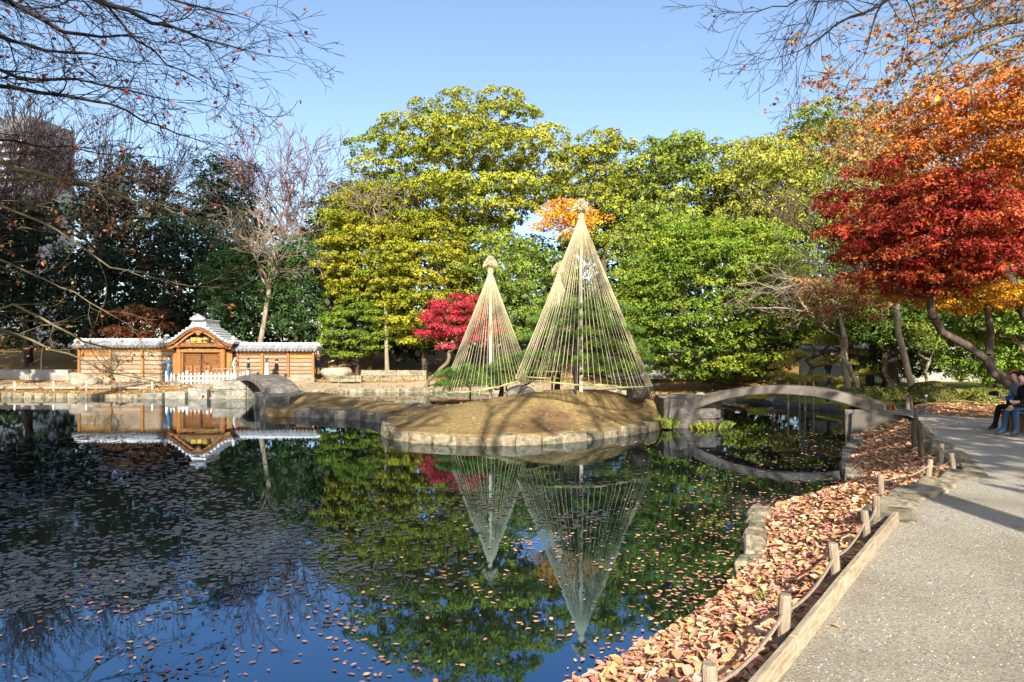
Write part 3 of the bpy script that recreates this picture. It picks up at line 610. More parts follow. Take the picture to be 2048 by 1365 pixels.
# ------------------------------------------------------------------ maples
RED = [(0.30, 0.022, 0.022), (0.42, 0.04, 0.035), (0.22, 0.014, 0.016), (0.46, 0.09, 0.03), (0.50, 0.15, 0.035)]
PINK = [(0.46, 0.035, 0.06), (0.58, 0.06, 0.085), (0.36, 0.02, 0.04)]
ORG = [(0.62, 0.20, 0.03), (0.70, 0.28, 0.04), (0.52, 0.12, 0.025), (0.70, 0.36, 0.05)]
YEL = [(0.75, 0.38, 0.03), (0.80, 0.46, 0.05), (0.68, 0.28, 0.03)]
make_tree("red_maple", "small crimson maple with a forked trunk on the far bank", 71, 812, 1018, 585, 715, 43.2, PINK, depth=2.2, nclump=46, clump=0.62, leaf=0.11, tufts=16, leaves=22, tuft_r=0.25, flat=0.3, trunk_r=0.12, shell=0.2, mind=0.55, ymax=0.8, base_u=848, under=0.0, hue=0.4, tip=0.012, bark='bark_maple', trunk_top=0.35)
make_tree("yellow_maple", "slender orange-yellow tree between the rope cones and the dark trees", 72, 1050, 1220, 398, 490, 43, YEL + ORG[:1], depth=2.4, nclump=26, clump=0.7, leaf=0.13, tufts=11, leaves=16, tuft_r=0.33, flat=0.4, trunk_r=0.10, shell=0.15, mind=0.65, ymax=0.8, base_u=1122, under=0.0, tip=0.012)
make_tree("orange_maple", "sprays of orange-red maple behind the wall end and layered shrub", 73, 608, 745, 515, 665, 51.5, [(0.55, 0.10, 0.03), (0.48, 0.07, 0.03)], depth=2.0, nclump=14, clump=0.6, leaf=0.13, tufts=10, leaves=18, tuft_r=0.3, flat=0.3, trunk_r=0.08, shell=0.4, mind=1.0, ymax=0.5, under=0.0, tip=0.012)
RM = "autumn maples beside the gravel path"
make_tree("red_maple", "crimson maple spreading low over the path side, reddest of its group", 74, 1675, 2060, 350, 610, 17, RED, depth=2.4, nclump=110, clump=0.58, leaf=0.08, tufts=18, leaves=26, tuft_r=0.17, flat=0.22, trunk_r=0.13, shell=0.3, mind=0.42, ymax=0.6, base_u=2130, extra=[(1662, 430, 17), (1685, 470, 16.6), (1705, 525, 17), (1722, 562, 16.8), (1690, 402, 17.2), (1740, 345, 17.4), (1800, 322, 17.4)], under=0.0, hue=0.45, group=RM, tip=0.008, bark='bark', trunk_top=0.3)
make_tree("orange_maple", "tall orange maple rising over the crimson one", 75, 1740, 2200, 120, 480, 18, ORG + RED[3:], depth=2.8, nclump=125, clump=0.6, leaf=0.085, tufts=16, leaves=24, tuft_r=0.2, flat=0.28, trunk_r=0.16, shell=0.25, mind=0.42, ymax=0.6, base_u=2150, under=0.0, hue=0.45, group=RM, tip=0.008, bark='bark', trunk_top=0.4)
make_tree("orange_maple", "orange-red maple beyond the crimson one at the frame of the path", 76, 1940, 2230, 330, 600, 19, ORG + RED[:2], depth=2.6, nclump=62, clump=0.55, leaf=0.085, tufts=16, leaves=26, tuft_r=0.22, flat=0.4, trunk_r=0.14, shell=0.25, mind=0.45, ymax=0.5, base_u=2200, under=0.0, hue=0.45, group=RM, tip=0.008, bark='bark', trunk_top=0.4)
make_tree("yellow_maple", "golden-orange low maple branch layer above the seated pair", 77, 1770, 2150, 560, 632, 17.5, YEL, depth=2.0, nclump=40, clump=0.42, leaf=0.075, tufts=15, leaves=26, tuft_r=0.18, flat=0.32, trunk_r=0.13, shell=0.2, mind=0.36, ymax=0.7, base_u=2140, under=0.0, hue=0.45, group=RM, tip=0.008, bark='bark', trunk_top=0.3)
make_tree("tan_maple", "thin tan-leaved maple half bare above the crimson one", 78, 1610, 1890, 225, 450, 26, [(0.42, 0.28, 0.10), (0.36, 0.25, 0.08), (0.48, 0.24, 0.08)], depth=2.6, nclump=60, clump=0.65, leaf=0.085, tufts=10, leaves=16, tuft_r=0.3, flat=0.4, trunk_r=0.12, shell=0.2, mind=0.5, ymax=0.7, base_u=1830, under=0.0, group=RM, tip=0.010, bark='bark_pale', trunk_top=0.5)
make_tree("tan_maple", "rusty half-bare maple low behind the pine by the bridge", 79, 1560, 1800, 545, 665, 27, [(0.42, 0.14, 0.05), (0.36, 0.18, 0.07), (0.45, 0.22, 0.09)], depth=2.0, nclump=34, clump=0.5, leaf=0.08, tufts=10, leaves=18, tuft_r=0.25, flat=0.35, trunk_r=0.10, shell=0.2, mind=0.45, ymax=0.7, base_u=1740, under=0.0, group=RM, tip=0.010, bark='bark_pale', trunk_top=0.4)
# green understorey on the right
UN = "green shrubs along the pale garden wall"
make_tree("evergreen_shrub", "bright green spreading shrub over the pale garden wall beside the lawn", 81, 1850, 2130, 620, 785, 28, [(0.16, 0.26, 0.03), (0.24, 0.33, 0.04), (0.11, 0.19, 0.025)], depth=2.0, nclump=95, clump=0.55, leaf=0.10, tufts=18, leaves=24, tuft_r=0.22, flat=0.6, trunk_r=0.08, shell=0.5, mind=0.45, ymax=0.3, group=UN, cat='shrub', tip=0.01)
make_tree("evergreen_tree", "green tree shading the pale wall behind the lawn", 82, 1640, 1900, 560, 705, 30, [(0.10, 0.17, 0.025), (0.16, 0.24, 0.03), (0.07, 0.12, 0.02)], depth=2.4, nclump=54, clump=0.7, leaf=0.12, tufts=18, leaves=24, tuft_r=0.28, flat=0.6, trunk_r=0.17, shell=0.4, mind=0.6, ymax=0.4, base_u=1775, group=UN, tip=0.012)
make_tree("evergreen_tree", "dark green tree behind the maples at the end of the wall", 83, 1830, 2150, 480, 700, 36, DG + MG[:1], depth=3, nclump=50, clump=1.0, leaf=0.15, tufts=18, leaves=24, tuft_r=0.35, flat=0.65, trunk_r=0.2, shell=0.5, mind=0.85, ymax=0.3, group=UN)
make_tree("evergreen_tree", "green tree beside the white wall gap behind the rope cone", 84, 1560, 1720, 590, 730, 38, DG + MG[:1], depth=2.4, nclump=30, clump=0.8, leaf=0.13, tufts=18, leaves=24, tuft_r=0.3, flat=0.65, trunk_r=0.15, shell=0.5, mind=0.7, ymax=0.3, group=UN)
make_tree("evergreen_shrub", "darker green shrub mass against the wall behind the clipped dome", 86, 1690, 1900, 690, 770, 32, [(0.08, 0.13, 0.02), (0.13, 0.19, 0.03), (0.05, 0.09, 0.02)], depth=1.4, nclump=40, clump=0.5, leaf=0.11, tufts=14, leaves=18, tuft_r=0.2, flat=0.6, trunk_r=0.06, shell=0.4, mind=0.45, ymax=0.4, group=UN, cat='shrub', tip=0.01)
make_tree("evergreen_tree", "green tree with leafy boughs reaching over the lawn behind the maples", 87, 1880, 2150, 560, 690, 26, [(0.14, 0.22, 0.03), (0.20, 0.28, 0.035), (0.08, 0.14, 0.02)], depth=2.0, nclump=50, clump=0.6, leaf=0.10, tufts=16, leaves=20, tuft_r=0.22, flat=0.5, trunk_r=0.14, shell=0.4, mind=0.5, ymax=0.4, base_u=2100, group=UN, tip=0.012)
for k, (u, d, r_) in enumerate([(1742, 31.5, 0.17), (1778, 30.5, 0.28), (1700, 33, 0.15)]):
    bare_tree("shaded_trunk_tree", ["slim dark trunk before the pale garden wall", "thickest dark trunk before the pale garden wall, flared at its foot", "slim dark trunk at the pine side of the garden wall"][k], 860 + k, at(u, d), 7.5, 3.4, 4, 'bark_dark', spread=(25, 50), radius=r_, along=0.2, minr=0.012, first=3, split=(2, 2), group="dark trunks before the garden wall")
make_tree("slender_tree", "slender pale-trunked sapling at the lawn edge before the wall", 85, 1800, 1890, 640, 720, 27, MG, depth=0.8, nclump=12, clump=0.4, leaf=0.09, tufts=12, leaves=18, tuft_r=0.2, flat=0.6, trunk_r=0.06, shell=0.3, mind=0.3, ymax=0.8, base_u=1857, group=UN, tip=0.01, bark='bark_pale')
# clipped dome shrub
def dome_shrub(name, label, c, rx, ry, rz, cols, n, leaf, seed, group=None):
    rng = np.random.default_rng(seed); o = empty(name, c)
    d = rand_dirs(rng, n); d[:, 2] = np.abs(d[:, 2]); wob = 1 + 0.05 * np.sin(d[:, 0] * 7) * np.cos(d[:, 1] * 6)
    pos = d * np.array([rx, ry, rz]) * (0.90 + 0.12 * rng.random((n, 1))) * wob[:, None]
    nrm = unit(d + rand_dirs(rng, n) * 0.7)
    V, Fq, C = leaf_quads(rng, pos, nrm, leaf * (0.7 + 0.6 * rng.random(n)), pal(rng, n, cols, 0.2))
    link("foliage", mesh_np("foliage", V, Fq, M['leaf'], C), o)
    b = MB()
    for k in range(9):
        a = k * 0.7; b.tube([(0, 0, -0.15), (0.3 * rx * math.cos(a), 0.3 * ry * math.sin(a), rz * 0.35), (0.75 * rx * math.cos(a), 0.75 * ry * math.sin(a), rz * 0.6)], [0.04, 0.03, 0.012], 5)
    b.build("stem", M['bark'], o)
    tag(o, label, 'shrub', group); return o
x, y = G(1892, 803, 0.68)
dome_shrub("clipped_shrub", "clipped dome-shaped dark shrub on the leaf litter beside the path", (x, y + 0.9, 0.62), 0.92, 0.85, 0.72, [(0.10, 0.13, 0.025), (0.15, 0.16, 0.035), (0.06, 0.08, 0.02), (0.22, 0.15, 0.05)], 11000, 0.065, 91)
x, y = G(1516, 795, 0.25)
dome_shrub("clipped_shrub", "small yellow-green azalea on the bank seen under the bridge arch", (x, y, 0.2), 0.62, 0.5, 0.42, [(0.42, 0.40, 0.04), (0.50, 0.42, 0.05)], 2500, 0.08, 92)
for k, (u, v) in enumerate([(1700, 792), (1745, 790), (1655, 788), (1790, 790), (1960, 792), (1985, 794)]):
    x, y = G(u, v, 0.85)
    dome_shrub("low_shrub", "low green shrub in the clipped row along the lawn edge", (x, y, 0.72), 0.75, 0.5, 0.42, [(0.09, 0.12, 0.02), (0.16, 0.18, 0.03), (0.22, 0.2, 0.05)], 1900, 0.085, 93 + k, "low shrubs along the lawn edge")
# ------------------------------------------------------------------ stones
ROCKS = {}
def rock_mesh(seed, mat, sub=3, rough=0.28):
    key = (seed, mat, sub)
    if key in ROCKS: return ROCKS[key]
    bm = bmesh.new(); bmesh.ops.create_icosphere(bm, subdivisions=sub, radius=0.5); rng = np.random.default_rng(seed)
    pl = [(Vector(rng.normal(size=3)).normalized(), rng.uniform(0.28, 0.44)) for _ in range(12)]
    ph = rng.random(6) * 6
    for v in bm.verts:
        for n_, dd in pl:
            e = v.co.dot(n_) - dd
            if e > 0: v.co -= n_ * e * 0.85
        c = v.co; v.co = c * (1 + rough * 0.22 * (math.sin(c.x * 9 + ph[0]) * math.cos(c.y * 8 + ph[1]) + math.sin(c.z * 11 + ph[2] + c.x * 5)) + rng.normal(0, 0.012))
    me = bpy.data.meshes.new("rock"); bm.to_mesh(me); bm.free(); me.materials.append(M[mat]); ROCKS[key] = me; return me
def block_mesh(seed, mat, jit=0.06, bevel=0.07):
    """unit stone block with uneven faces"""
    key = ('b', seed, mat)
    if key in ROCKS: return ROCKS[key]
    rng = np.random.default_rng(seed); bm = bmesh.new(); bmesh.ops.create_cube(bm, size=1.0)
    for v in bm.verts: v.co += Vector(rng.normal(0, jit, 3))
    bmesh.ops.bevel(bm, geom=list(bm.edges), offset=bevel, segments=1, affect='EDGES')
    me = bpy.data.meshes.new("stone"); bm.to_mesh(me); bm.free(); me.materials.append(M[mat]); ROCKS[key] = me; return me
def boulder(label, loc, size, seed, mat='stone', rz=0.0, group=None, tilt=0.0):
    o = link("boulder", rock_mesh(seed, mat), loc=loc, rot=(tilt, 0, rz), scale=size); return tag(o, label, 'rock', group)
def resample(pts, step):
    pts = np.array(pts, float); d = np.r_[0, np.cumsum(np.linalg.norm(np.diff(pts, axis=0), axis=1))]
    n = max(1, int(round(d[-1] / step))); t = np.linspace(0, d[-1], n + 1)
    return np.stack([np.interp(t, d, pts[:, k]) for k in range(pts.shape[1])], 1)
def edging(name, label, line, step, w, ztop, zbot, mat, seed, group=None, lean=0.0):
    rng = np.random.default_rng(seed); p = resample(line, step); o = empty(name, (p[0][0], p[0][1], 0)); c0 = Vector((p[0][0], p[0][1], 0))
    for a, b in zip(p[:-1], p[1:]):
        L = np.linalg.norm(b - a); m = (a + b) / 2; zt = (ztop(m[0], m[1]) if callable(ztop) else ztop) + rng.normal(0, 0.022)
        h = zt - zbot
        link("stone", block_mesh(int(rng.integers(0, 8)) + 100, mat), o, Vector((m[0], m[1], zbot + h / 2)) - c0, (rng.normal(0, 0.05), rng.normal(0, 0.04), math.atan2(b[1] - a[1], b[0] - a[0])), (L * rng.uniform(0.92, 1.0), w * rng.uniform(0.85, 1.2), h))
    return tag(o, label, 'edging', group)
def sub_poly(poly, a, b):
    """part of a closed outline between the points nearest a and b (in order)"""
    ia = int(np.argmin(np.sum((poly - np.array(a)) ** 2, 1))); ib = int(np.argmin(np.sum((poly - np.array(b)) ** 2, 1)))
    return poly[ia:ib + 1] if ib >= ia else np.concatenate([poly[ia:], poly[:ib + 1]])
edging("stone_edging", "row of squared edging stones round the front of the dry-grass mound", sub_poly(ISLE, G(768, 862), G(1312, 861)), 0.72, 0.26, 0.25, -0.35, 'stone_edge', 201)
edging("stone_edging", "dark edging stones along the low grassy neck of the island", sub_poly(ISLE, G(600, 834), G(790, 850)), 0.62, 0.32, 0.30, -0.35, 'stone_dark', 202)
edging("stone_edging", "edging stones round the back of the island under the rope cones", sub_poly(ISLE, (6.0, 27.7), (-8, 32.6)), 0.7, 0.3, 0.27, -0.35, 'stone_edge', 203)
edging("stone_edging", "long low stone kerb of the bank before the gate", sub_poly(POND, (-16.3, 36.4), (-32, 37.5)), 0.62, 0.34, 0.23, -0.35, 'stone_edge', 204)
edging("stone_edging", "thin stone kerb of the leafy bank behind the island", sub_poly(POND, (8, 39.7), (-12.6, 40.8)), 0.75, 0.3, 0.22, -0.35, 'stone_edge', 205)
edging("stone_edging", "dark bank stones seen under the arched slab bridge", sub_poly(POND, G(1690, 822), G(1440, 800)), 0.8, 0.35, 0.22, -0.35, 'stone_dark', 206)
# stones poking out of the leafy bank
for (line, st, seed, lab, mt) in [([G(1504, 1150), G(1508, 1120), G(1511, 1085), G(1510, 1058), G(1522, 1036)], 0.42, 211, "grey stones edging the leafy bank at its bulge into the pond", 'stone_edge'),
        ([G(1716, 982), G(1705, 960), G(1690, 936)], 0.6, 212, "grey stones lining the notch in the leafy bank", 'stone_edge'), ([G(1694, 925), G(1700, 902), G(1724, 886)], 0.7, 213, "dark stones at the foot of the leafy bank beside the bridge abutment", 'stone_dark')]:
    edging("bank_stones", lab, line, st, 0.24, 0.15, -0.3, mt, seed)
# flat stones where the path widens
PE = np.array(PATH_EDGE)
for seg, seed, lab in [((4, 8), 221, "flat worn stones edging the gravel where the plank kerb ends"), ((8, 14), 222, "low rough stones edging the shaded gravel towards the bridge")]:
    edging("path_stones", lab, PE[seg[0]:seg[1] + 1] - np.array([0.06, 0]), 0.55, 0.26 if seed == 222 else 0.40, 0.722, 0.45, 'stone_edge', seed)

# ------------------------------------------------------------------ bridges
def arch_bridge(name, label, a, b, za, zb, rise, width, thick, mat, n=16):
    a = Vector((*a, za)); b = Vector((*b, zb)); o = empty(name, (a.x, a.y, 0)); ax = (b - a); ax.z = 0; L = ax.length; ax.normalize(); sd = Vector((-ax.y, ax.x, 0)) * width / 2
    vs, fs = [], []
    for i in range(n + 1):
        t = i / n; p = a.lerp(b, t); p.z += rise * 4 * t * (1 - t); th = thick * (1.0 + 0.55 * abs(2 * t - 1) ** 3)
        for q in (p + sd, p - sd, p - sd - Vector((0, 0, th)), p + sd - Vector((0, 0, th))): vs.append(q - Vector((a.x, a.y, 0)))
    for i in range(n):
        for k in range(4): fs.append((i * 4 + k, i * 4 + (k + 1) % 4, i * 4 + 4 + (k + 1) % 4, i * 4 + 4 + k))
    fs += [(0, 3, 2, 1), (n * 4, n * 4 + 1, n * 4 + 2, n * 4 + 3)]
    MB().add(vs, fs).build("deck_slab", M[mat], o, bevel=0.025)
    return tag(o, label, 'bridge')
def stone_pier(parent, corners, z0, z1, batter, rows, mat, seed, name="abutment", cols_per=2, zfun=None):
    """battered mass of stone blocks: each face of the outline is laid with blocks"""
    rng = np.random.default_rng(seed); base = parent.location; o = empty(name, (0, 0, 0), parent=parent)
    c = np.mean(np.array(corners), 0); core = MB(); cs = [Vector((x, y, 0)) for x, y in corners]; n = len(cs); cc = Vector((*c, 0))
    bot = [cc + (p - cc) * 0.88 + Vector((0, 0, z0)) - base for p in cs]; top = [cc + (p - cc) * (0.88 - batter) + Vector((0, 0, z1 - 0.03)) - base for p in cs]
    core.add(bot + top, [tuple(range(n)), tuple(range(2 * n - 1, n - 1, -1))] + [(i, (i + 1) % n, n + (i + 1) % n, n + i) for i in range(n)]); core.build("core", M[mat], o)
    for i in range(n):
        p, q = cs[i], cs[(i + 1) % n]; L = (q - p).length; ang = math.atan2(q.y - p.y, q.x - p.x); nrm = Vector((q.y - p.y, p.x - q.x, 0)).normalized()
        if nrm.dot((p + q) / 2 - cc) < 0: nrm = -nrm
        z = z0
        for r in range(rows):
            h = (z1 - z0) / rows; k = max(1, int(round(L / cols_per))); cuts = np.linspace(0, 1, k + 1); 
            if k > 1: cuts[1:-1] += rng.normal(0, 0.07 / k, k - 1) + (0.25 / k if r % 2 else -0.1 / k)
            f = 1 - batter * ((z + h / 2 - z0) / (z1 - z0))
            for t0, t1 in zip(cuts[:-1], cuts[1:]):
                m = p.lerp(q, (t0 + t1) / 2); m = cc + (m - cc) * (f - 0.02); m.z = z + h / 2
                link("stone", block_mesh(int(rng.integers(0, 8)) + 120, mat, 0.035, 0.04), o, m - base, (0, 0, ang), (L * f * (t1 - t0) * 0.985, 0.30, h * 0.985))
            z += h
    return o
# arched slab bridge from the mound to the path bank
rb = arch_bridge("slab_bridge", "long arched grey stone slab bridge from the mound to the path bank", (6.0, 22.0), (10.55, 19.2), 0.96, 0.92, 0.46, 0.95, 0.26, 'slab', 20)
stone_pier(rb, [(4.85, 21.5), (6.55, 21.75), (7.0, 22.9), (6.5, 24.0), (5.0, 23.6)], -0.4, 0.93, 0.10, 2, 'stone_dark', 301, cols_per=0.9)
stone_pier(rb, [(9.45, 19.2), (10.9, 18.3), (11.7, 19.0), (11.3, 20.3), (10.1, 20.2)], -0.4, 0.78, 0.12, 1, 'slab', 302, cols_per=1.9)
# humped bridge by the gate
lb = arch_bridge("humped_bridge", "small humped dark stone bridge in front of the gate", (-14.6, 37.9), (-10.4, 31.0), 0.98, 0.78, 0.42, 1.5, 0.30, 'stone_dark', 16)
stone_pier(lb, [(-15.9, 36.0), (-14.0, 36.0), (-13.2, 37.3), (-13.9, 39.2), (-15.8, 39.0)], -0.4, 0.95, 0.10, 3, 'stone', 303, cols_per=1.0)
stone_pier(lb, [(-11.5, 30.6), (-10.6, 29.0), (-9.5, 26.1), (-8.9, 26.9), (-9.2, 31.0), (-10.2, 32.6), (-11.3, 32.2)], -0.4, 0.62, 0.10, 2, 'stone_dark', 304, cols_per=1.0)
edging("retaining_stones", "sloping row of grey stones leading down from the humped bridge along the bank", [(-16.0, 36.15), (-17.6, 36.2), (-19.6, 36.35)], 1.2, 0.4, lambda x, y: 0.20 + 0.45 * max(0, (x + 19.6) / 3.6), -0.35, 'stone', 305)

# ------------------------------------------------------------------ boulders
boulder("large pale boulder with a slanting top before the end of the gate wall", (*P(160, 0, 42)[:2], 0.75), (1.75, 1.2, 1.15), 1, 'stone_pale', 0.2)
boulder("squat pale boulder beside the larger slanting one", (*P(191, 0, 42)[:2], 0.62), (1.05, 0.9, 0.75), 2, 'stone_pale', 0.8)
boulder("small dark split rock at the feet of the person in blue", (*P(350, 0, 40.5)[:2], 0.60), (1.0, 0.8, 0.62), 3, 'stone', 0.3)
boulder("dark grey rounded boulder on the mound under the rope cones", (*P(1040, 0, 24)[:2], 0.92), (1.35, 1.0, 0.85), 4, 'stone_dark', 0.2)
boulder("brown boulder at the foot of the tallest rope cone", (*P(1276, 0, 22.4)[:2], 1.0), (1.05, 0.9, 0.75), 5, 'stone_dark', 1.2)
boulder("flat dark stone slab lying on the grassy neck of the island", (*P(838, 0, 25.4)[:2], 0.40), (1.25, 0.8, 0.34), 6, 'stone_dark', 0.1)
boulder("round pale stone at the water edge under the bridge arch", (*G(1508, 803), 0.10), (0.95, 0.8, 0.7), 7, 'stone_pale', 0.5)
boulder("pale rock outcrop on the slope beside the stone bench block", (*P(672, 0, 46)[:2], 0.95), (2.2, 1.4, 1.5), 8, 'stone_pale', 0.4)
for k, (u, v, s) in enumerate([(1546, 808, 0.5), (1400, 800, 0.6), (1300, 790, 0.7)]):
    boulder(["small dark stone on the bank beside the pine props under the bridge", "low rounded stone on the sandy bank behind the mound's abutment", "low stone on the far bank behind the tallest rope cone"][k], (*G(u, v), 0.12), (s * 1.4, s, s), 9 + k, 'stone', k)

# ------------------------------------------------------------------ walls
def block_wall(name, label, a, b, z0, z1, depth, mat, rows, step, seed, cat='wall'):
    rng = np.random.default_rng(seed); o = empty(name, (*a, z0)); L = math.dist(a, b); ang = math.atan2(b[1] - a[1], b[0] - a[0]); o.rotation_euler = (0, 0, ang); h = (z1 - z0) / rows
    for r in range(rows):
        x = -(step * 0.4 if r % 2 else 0)
        while x < L:
            w = step * rng.uniform(0.8, 1.25); x0, x1 = max(0, x), min(L, x + w)
            if x1 - x0 > 0.1: link("stone", block_mesh(int(rng.integers(0, 8)) + 140, mat, 0.01, 0.02), o, ((x0 + x1) / 2, depth / 2 + rng.normal(0, 0.01), h * (r + 0.5)), None, ((x1 - x0) * 0.985, depth, h * 0.97))
            x += w
    return tag(o, label, cat)
block_wall("retaining_wall", "low pale block retaining wall behind the red maple's trunk", P(722, 0, 46.0)[:2], P(852, 0, 45.5)[:2], 0.55, 1.3, 0.4, 'stone_edge', 2, 0.9, 401)
block_wall("retaining_wall", "long grey retaining wall below the dark trees beside the gate", P(-160, 0, 46.5)[:2], P(136, 0, 45.5)[:2], 0.4, 1.35, 0.4, 'concrete', 1, 2.2, 402)
block_wall("stone_bench", "low pale block bench on the path beside the gate wall end", P(660, 0, 44.2)[:2], P(722, 0, 44.2)[:2], 0.55, 0.98, 0.6, 'stone_edge', 1, 1.9, 403, 'bench')
block_wall("stone_pillar", "pale low stone pillar between the grey wall and the boulders", P(132, 0, 43.6)[:2], P(150, 0, 43.6)[:2], 0.4, 1.15, 0.5, 'stone_pale', 1, 0.9, 404, 'pillar')
def plaster_wall(label, a, b, z0, z1, seed):
    o = empty("garden_wall", (*a, z0)); L = math.dist(a, b); o.rotation_euler = (0, 0, math.atan2(b[1] - a[1], b[0] - a[0]))
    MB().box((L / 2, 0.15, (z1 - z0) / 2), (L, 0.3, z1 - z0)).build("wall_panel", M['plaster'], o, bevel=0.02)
    n = int(L / 0.6)
    for k in range(n):
        link("coping_tile", COPING, o, ((k + 0.5) * L / n, 0.15, z1 - z0 + 0.0), None, (L / n * 0.98, 1, 1))
    return tag(o, label, 'wall')
COPING = MB().prism([(-0.5, -0.3, 0.0), (-0.5, 0.3, 0.0), (-0.5, 0.3, 0.05), (-0.5, 0, 0.20), (-0.5, -0.3, 0.05)], (1, 0, 0)).mesh("coping_tile", M['tile'])
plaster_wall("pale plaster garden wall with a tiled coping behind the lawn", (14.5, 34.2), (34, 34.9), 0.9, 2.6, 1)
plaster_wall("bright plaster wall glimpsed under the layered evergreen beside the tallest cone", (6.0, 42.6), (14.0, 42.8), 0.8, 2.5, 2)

# ------------------------------------------------------------------ tower block far behind
def tower():
    o = empty("tower_block", P(-15, 711, 260)); o.location.z = 0; o.rotation_euler = (0, 0, R(-14))
    W_, D_, H_, fl = 34.0, 20.0, 88.0, 3.3
    MB().box((0, D_ / 2, H_ / 2), (W_, D_, H_)).build("wall", surf_mat("tower_wall", [(0.3, (0.10, 0.11, 0.14)), (0.7, (0.16, 0.17, 0.20))], 0.05, 0.6, 0), o)
    slab = MB().box((0, 0, 0), (W_ + 1.2, 2.4, 0.9)).mesh("balcony", surf_mat("tower_band", [(0.3, (0.26, 0.27, 0.30)), (0.7, (0.34, 0.35, 0.38))], 0.1, 0.7, 0)); pane = MB().box((0, 0, 0), (4.6, 0.12, 1.8)).mesh("window", surf_mat("tower_glass", [(0.3, (0.03, 0.04, 0.06)), (0.7, (0.06, 0.08, 0.11))], 0.2, 0.15, 0, spec=0.7))
    n = int(H_ / fl)
    for k in range(14, n):
        link("balcony", slab, o, (0, -0.6, k * fl))
        for j in range(6): link("window", pane, o, (-W_ / 2 + 3.2 + j * 5.5, -0.08, k * fl + 1.75))
    MB().box((0, D_ / 2, 2.2), (W_ * 1.02, D_, 4.4)).build("roof_parapet", bpy.data.materials["tower_wall"], o, loc=(0, 0, H_))
    tag(o, "grey tower block with white balcony bands seen through the bare branches", 'building')
tower()

# ------------------------------------------------------------------ fences
def rope_fence(name, label, posts, h, r, sag=0.06, rope=True, mat='post', ropemat='rope_dark', top=0.72, group=None, pz=None):
    o = empty(name, (*posts[0][:2], posts[0][2] if len(posts[0]) > 2 else 0)); base = o.location.copy(); prev = None
    rng = np.random.default_rng(int(abs(posts[0][0] * 97 + posts[0][1] * 31)))
    for p in posts:
        p = Vector(p) if len(p) > 2 else Vector((*p, ground_at(*p)))
        hh = h * rng.uniform(0.92, 1.08); b = MB(); tl = Vector((rng.normal(0, 0.02), rng.normal(0, 0.02), 0))
        b.tube([Vector((0, 0, -0.2)), Vector((0, 0, hh * 0.5)) + tl * 0.5, Vector((0, 0, hh - 0.012)) + tl, Vector((0, 0, hh)) + tl], [r * 1.04, r, r * 0.98, r * 0.86], 10)
        b.build("post", M[mat], o, loc=p - base)
        q = p + Vector((0, 0, hh * top)) + tl * top
        if prev is not None and rope:
            pts = [prev.lerp(q, t) - Vector((0, 0, sag * 4 * t * (1 - t))) - base for t in np.linspace(0, 1, 9)]
            MB().tube(pts, 0.011 if r > 0.03 else 0.008, 5).build("rope", M[ropemat], o)
        prev = q
    return tag(o, label, 'fence', group)
def bz(u, v, z): x, y = G(u, v, z); return (x, y, z)
rope_fence("rope_fence", "low rope fence of short round posts along the plank kerb", [(0.88, 3.0, 0.57), (1.54, 3.89, 0.57), (2.36, 4.95, 0.57), (3.18, 6.09, 0.57), (3.58, 6.72, 0.57)], 0.36, 0.036)
rope_fence("rope_fence", "low rope fence turning round the flat worn stones", [bz(1762, 992, 0.62), bz(1855, 962, 0.64), bz(1908, 946, 0.66), bz(1882, 922, 0.66)], 0.28, 0.036)
rope_fence("rope_fence", "dark short posts in a cluster where the path meets the bridge", [bz(1843, 902, 0.66), bz(1828, 887, 0.66), bz(1836, 872, 0.66), bz(1830, 856, 0.66)], 0.42, 0.045, rope=False, mat='bark')
rope_fence("rope_fence", "pair of pale log posts beside the bridge end", [bz(1816, 826, 0.66), bz(1822, 823, 0.66)], 0.46, 0.055, rope=False)
rope_fence("rope_fence", "low white posts with logs along the bank before the gate", [(*P(u, 0, 38.8)[:2], 0.40) for u in (-60, 30, 107, 173, 240, 305)], 0.42, 0.05, mat='white_paint', rope=False)
rope_fence("rope_fence", "thin stake fence along the sunny bank behind the island", [(*P(u, 0, 43.0)[:2], 0.45) for u in (628, 678, 722, 763, 803)], 0.45, 0.03, ropemat='rope')
for k in range(5):
    u = -60 + k * 72; a = P(u + 4, 0, 38.75); b = P(u + 68, 0, 38.75)
    tag(MB().tube([(0, 0, 0), (b.x - a.x, b.y - a.y, 0.02 * (k % 2))], 0.075, 8).build("border_log", M['post'], loc=(a.x, a.y, 0.44)), "pale log lying along the low white posts before the gate", 'log', "border logs before the gate")
# bamboo rail at the humped bridge
o = empty("bamboo_rail", (*P(432, 0, 38.6)[:2], 0.6))
for k, x in enumerate((0.1, 1.3)): MB().tube([(x, 0, -0.2), (x, 0, 0.95)], 0.035, 6).build("post", M['post'], o)
MB().tube([(-0.25, 0, 0.93), (2.35, 0.15, 0.95)], 0.035, 6).build("rail", M['post'], o)
tag(o, "thin grey bamboo handrail beside the humped bridge", 'rail')
# plank kerb along the path
def plank_kerb():
    line = [(0.0, 1.75), (0.47, 2.3), (1.22, 3.25), (2.45, 4.9), (3.70, 6.55)]
    p = resample(np.array(line) - np.array([0.0, 0.0]), 1.25); o = empty("plank_kerb", (p[0][0], p[0][1], PZ)); b0 = Vector((p[0][0], p[0][1], PZ))
    for a, b in zip(p[:-1], p[1:]):
        L = np.linalg.norm(b - a); m = (a + b) / 2
        MB().box((0, 0, 0), (L * 0.995, 0.045, 0.34)).build("plank", M['board'], o, bevel=0.006, loc=Vector((m[0], m[1], PZ - 0.07)) - b0, rot=(R(-5), 0, math.atan2(b[1] - a[1], b[0] - a[0])))
    tag(o, "weathered plank kerb holding the gravel path above the leafy bank", 'kerb')
plank_kerb()
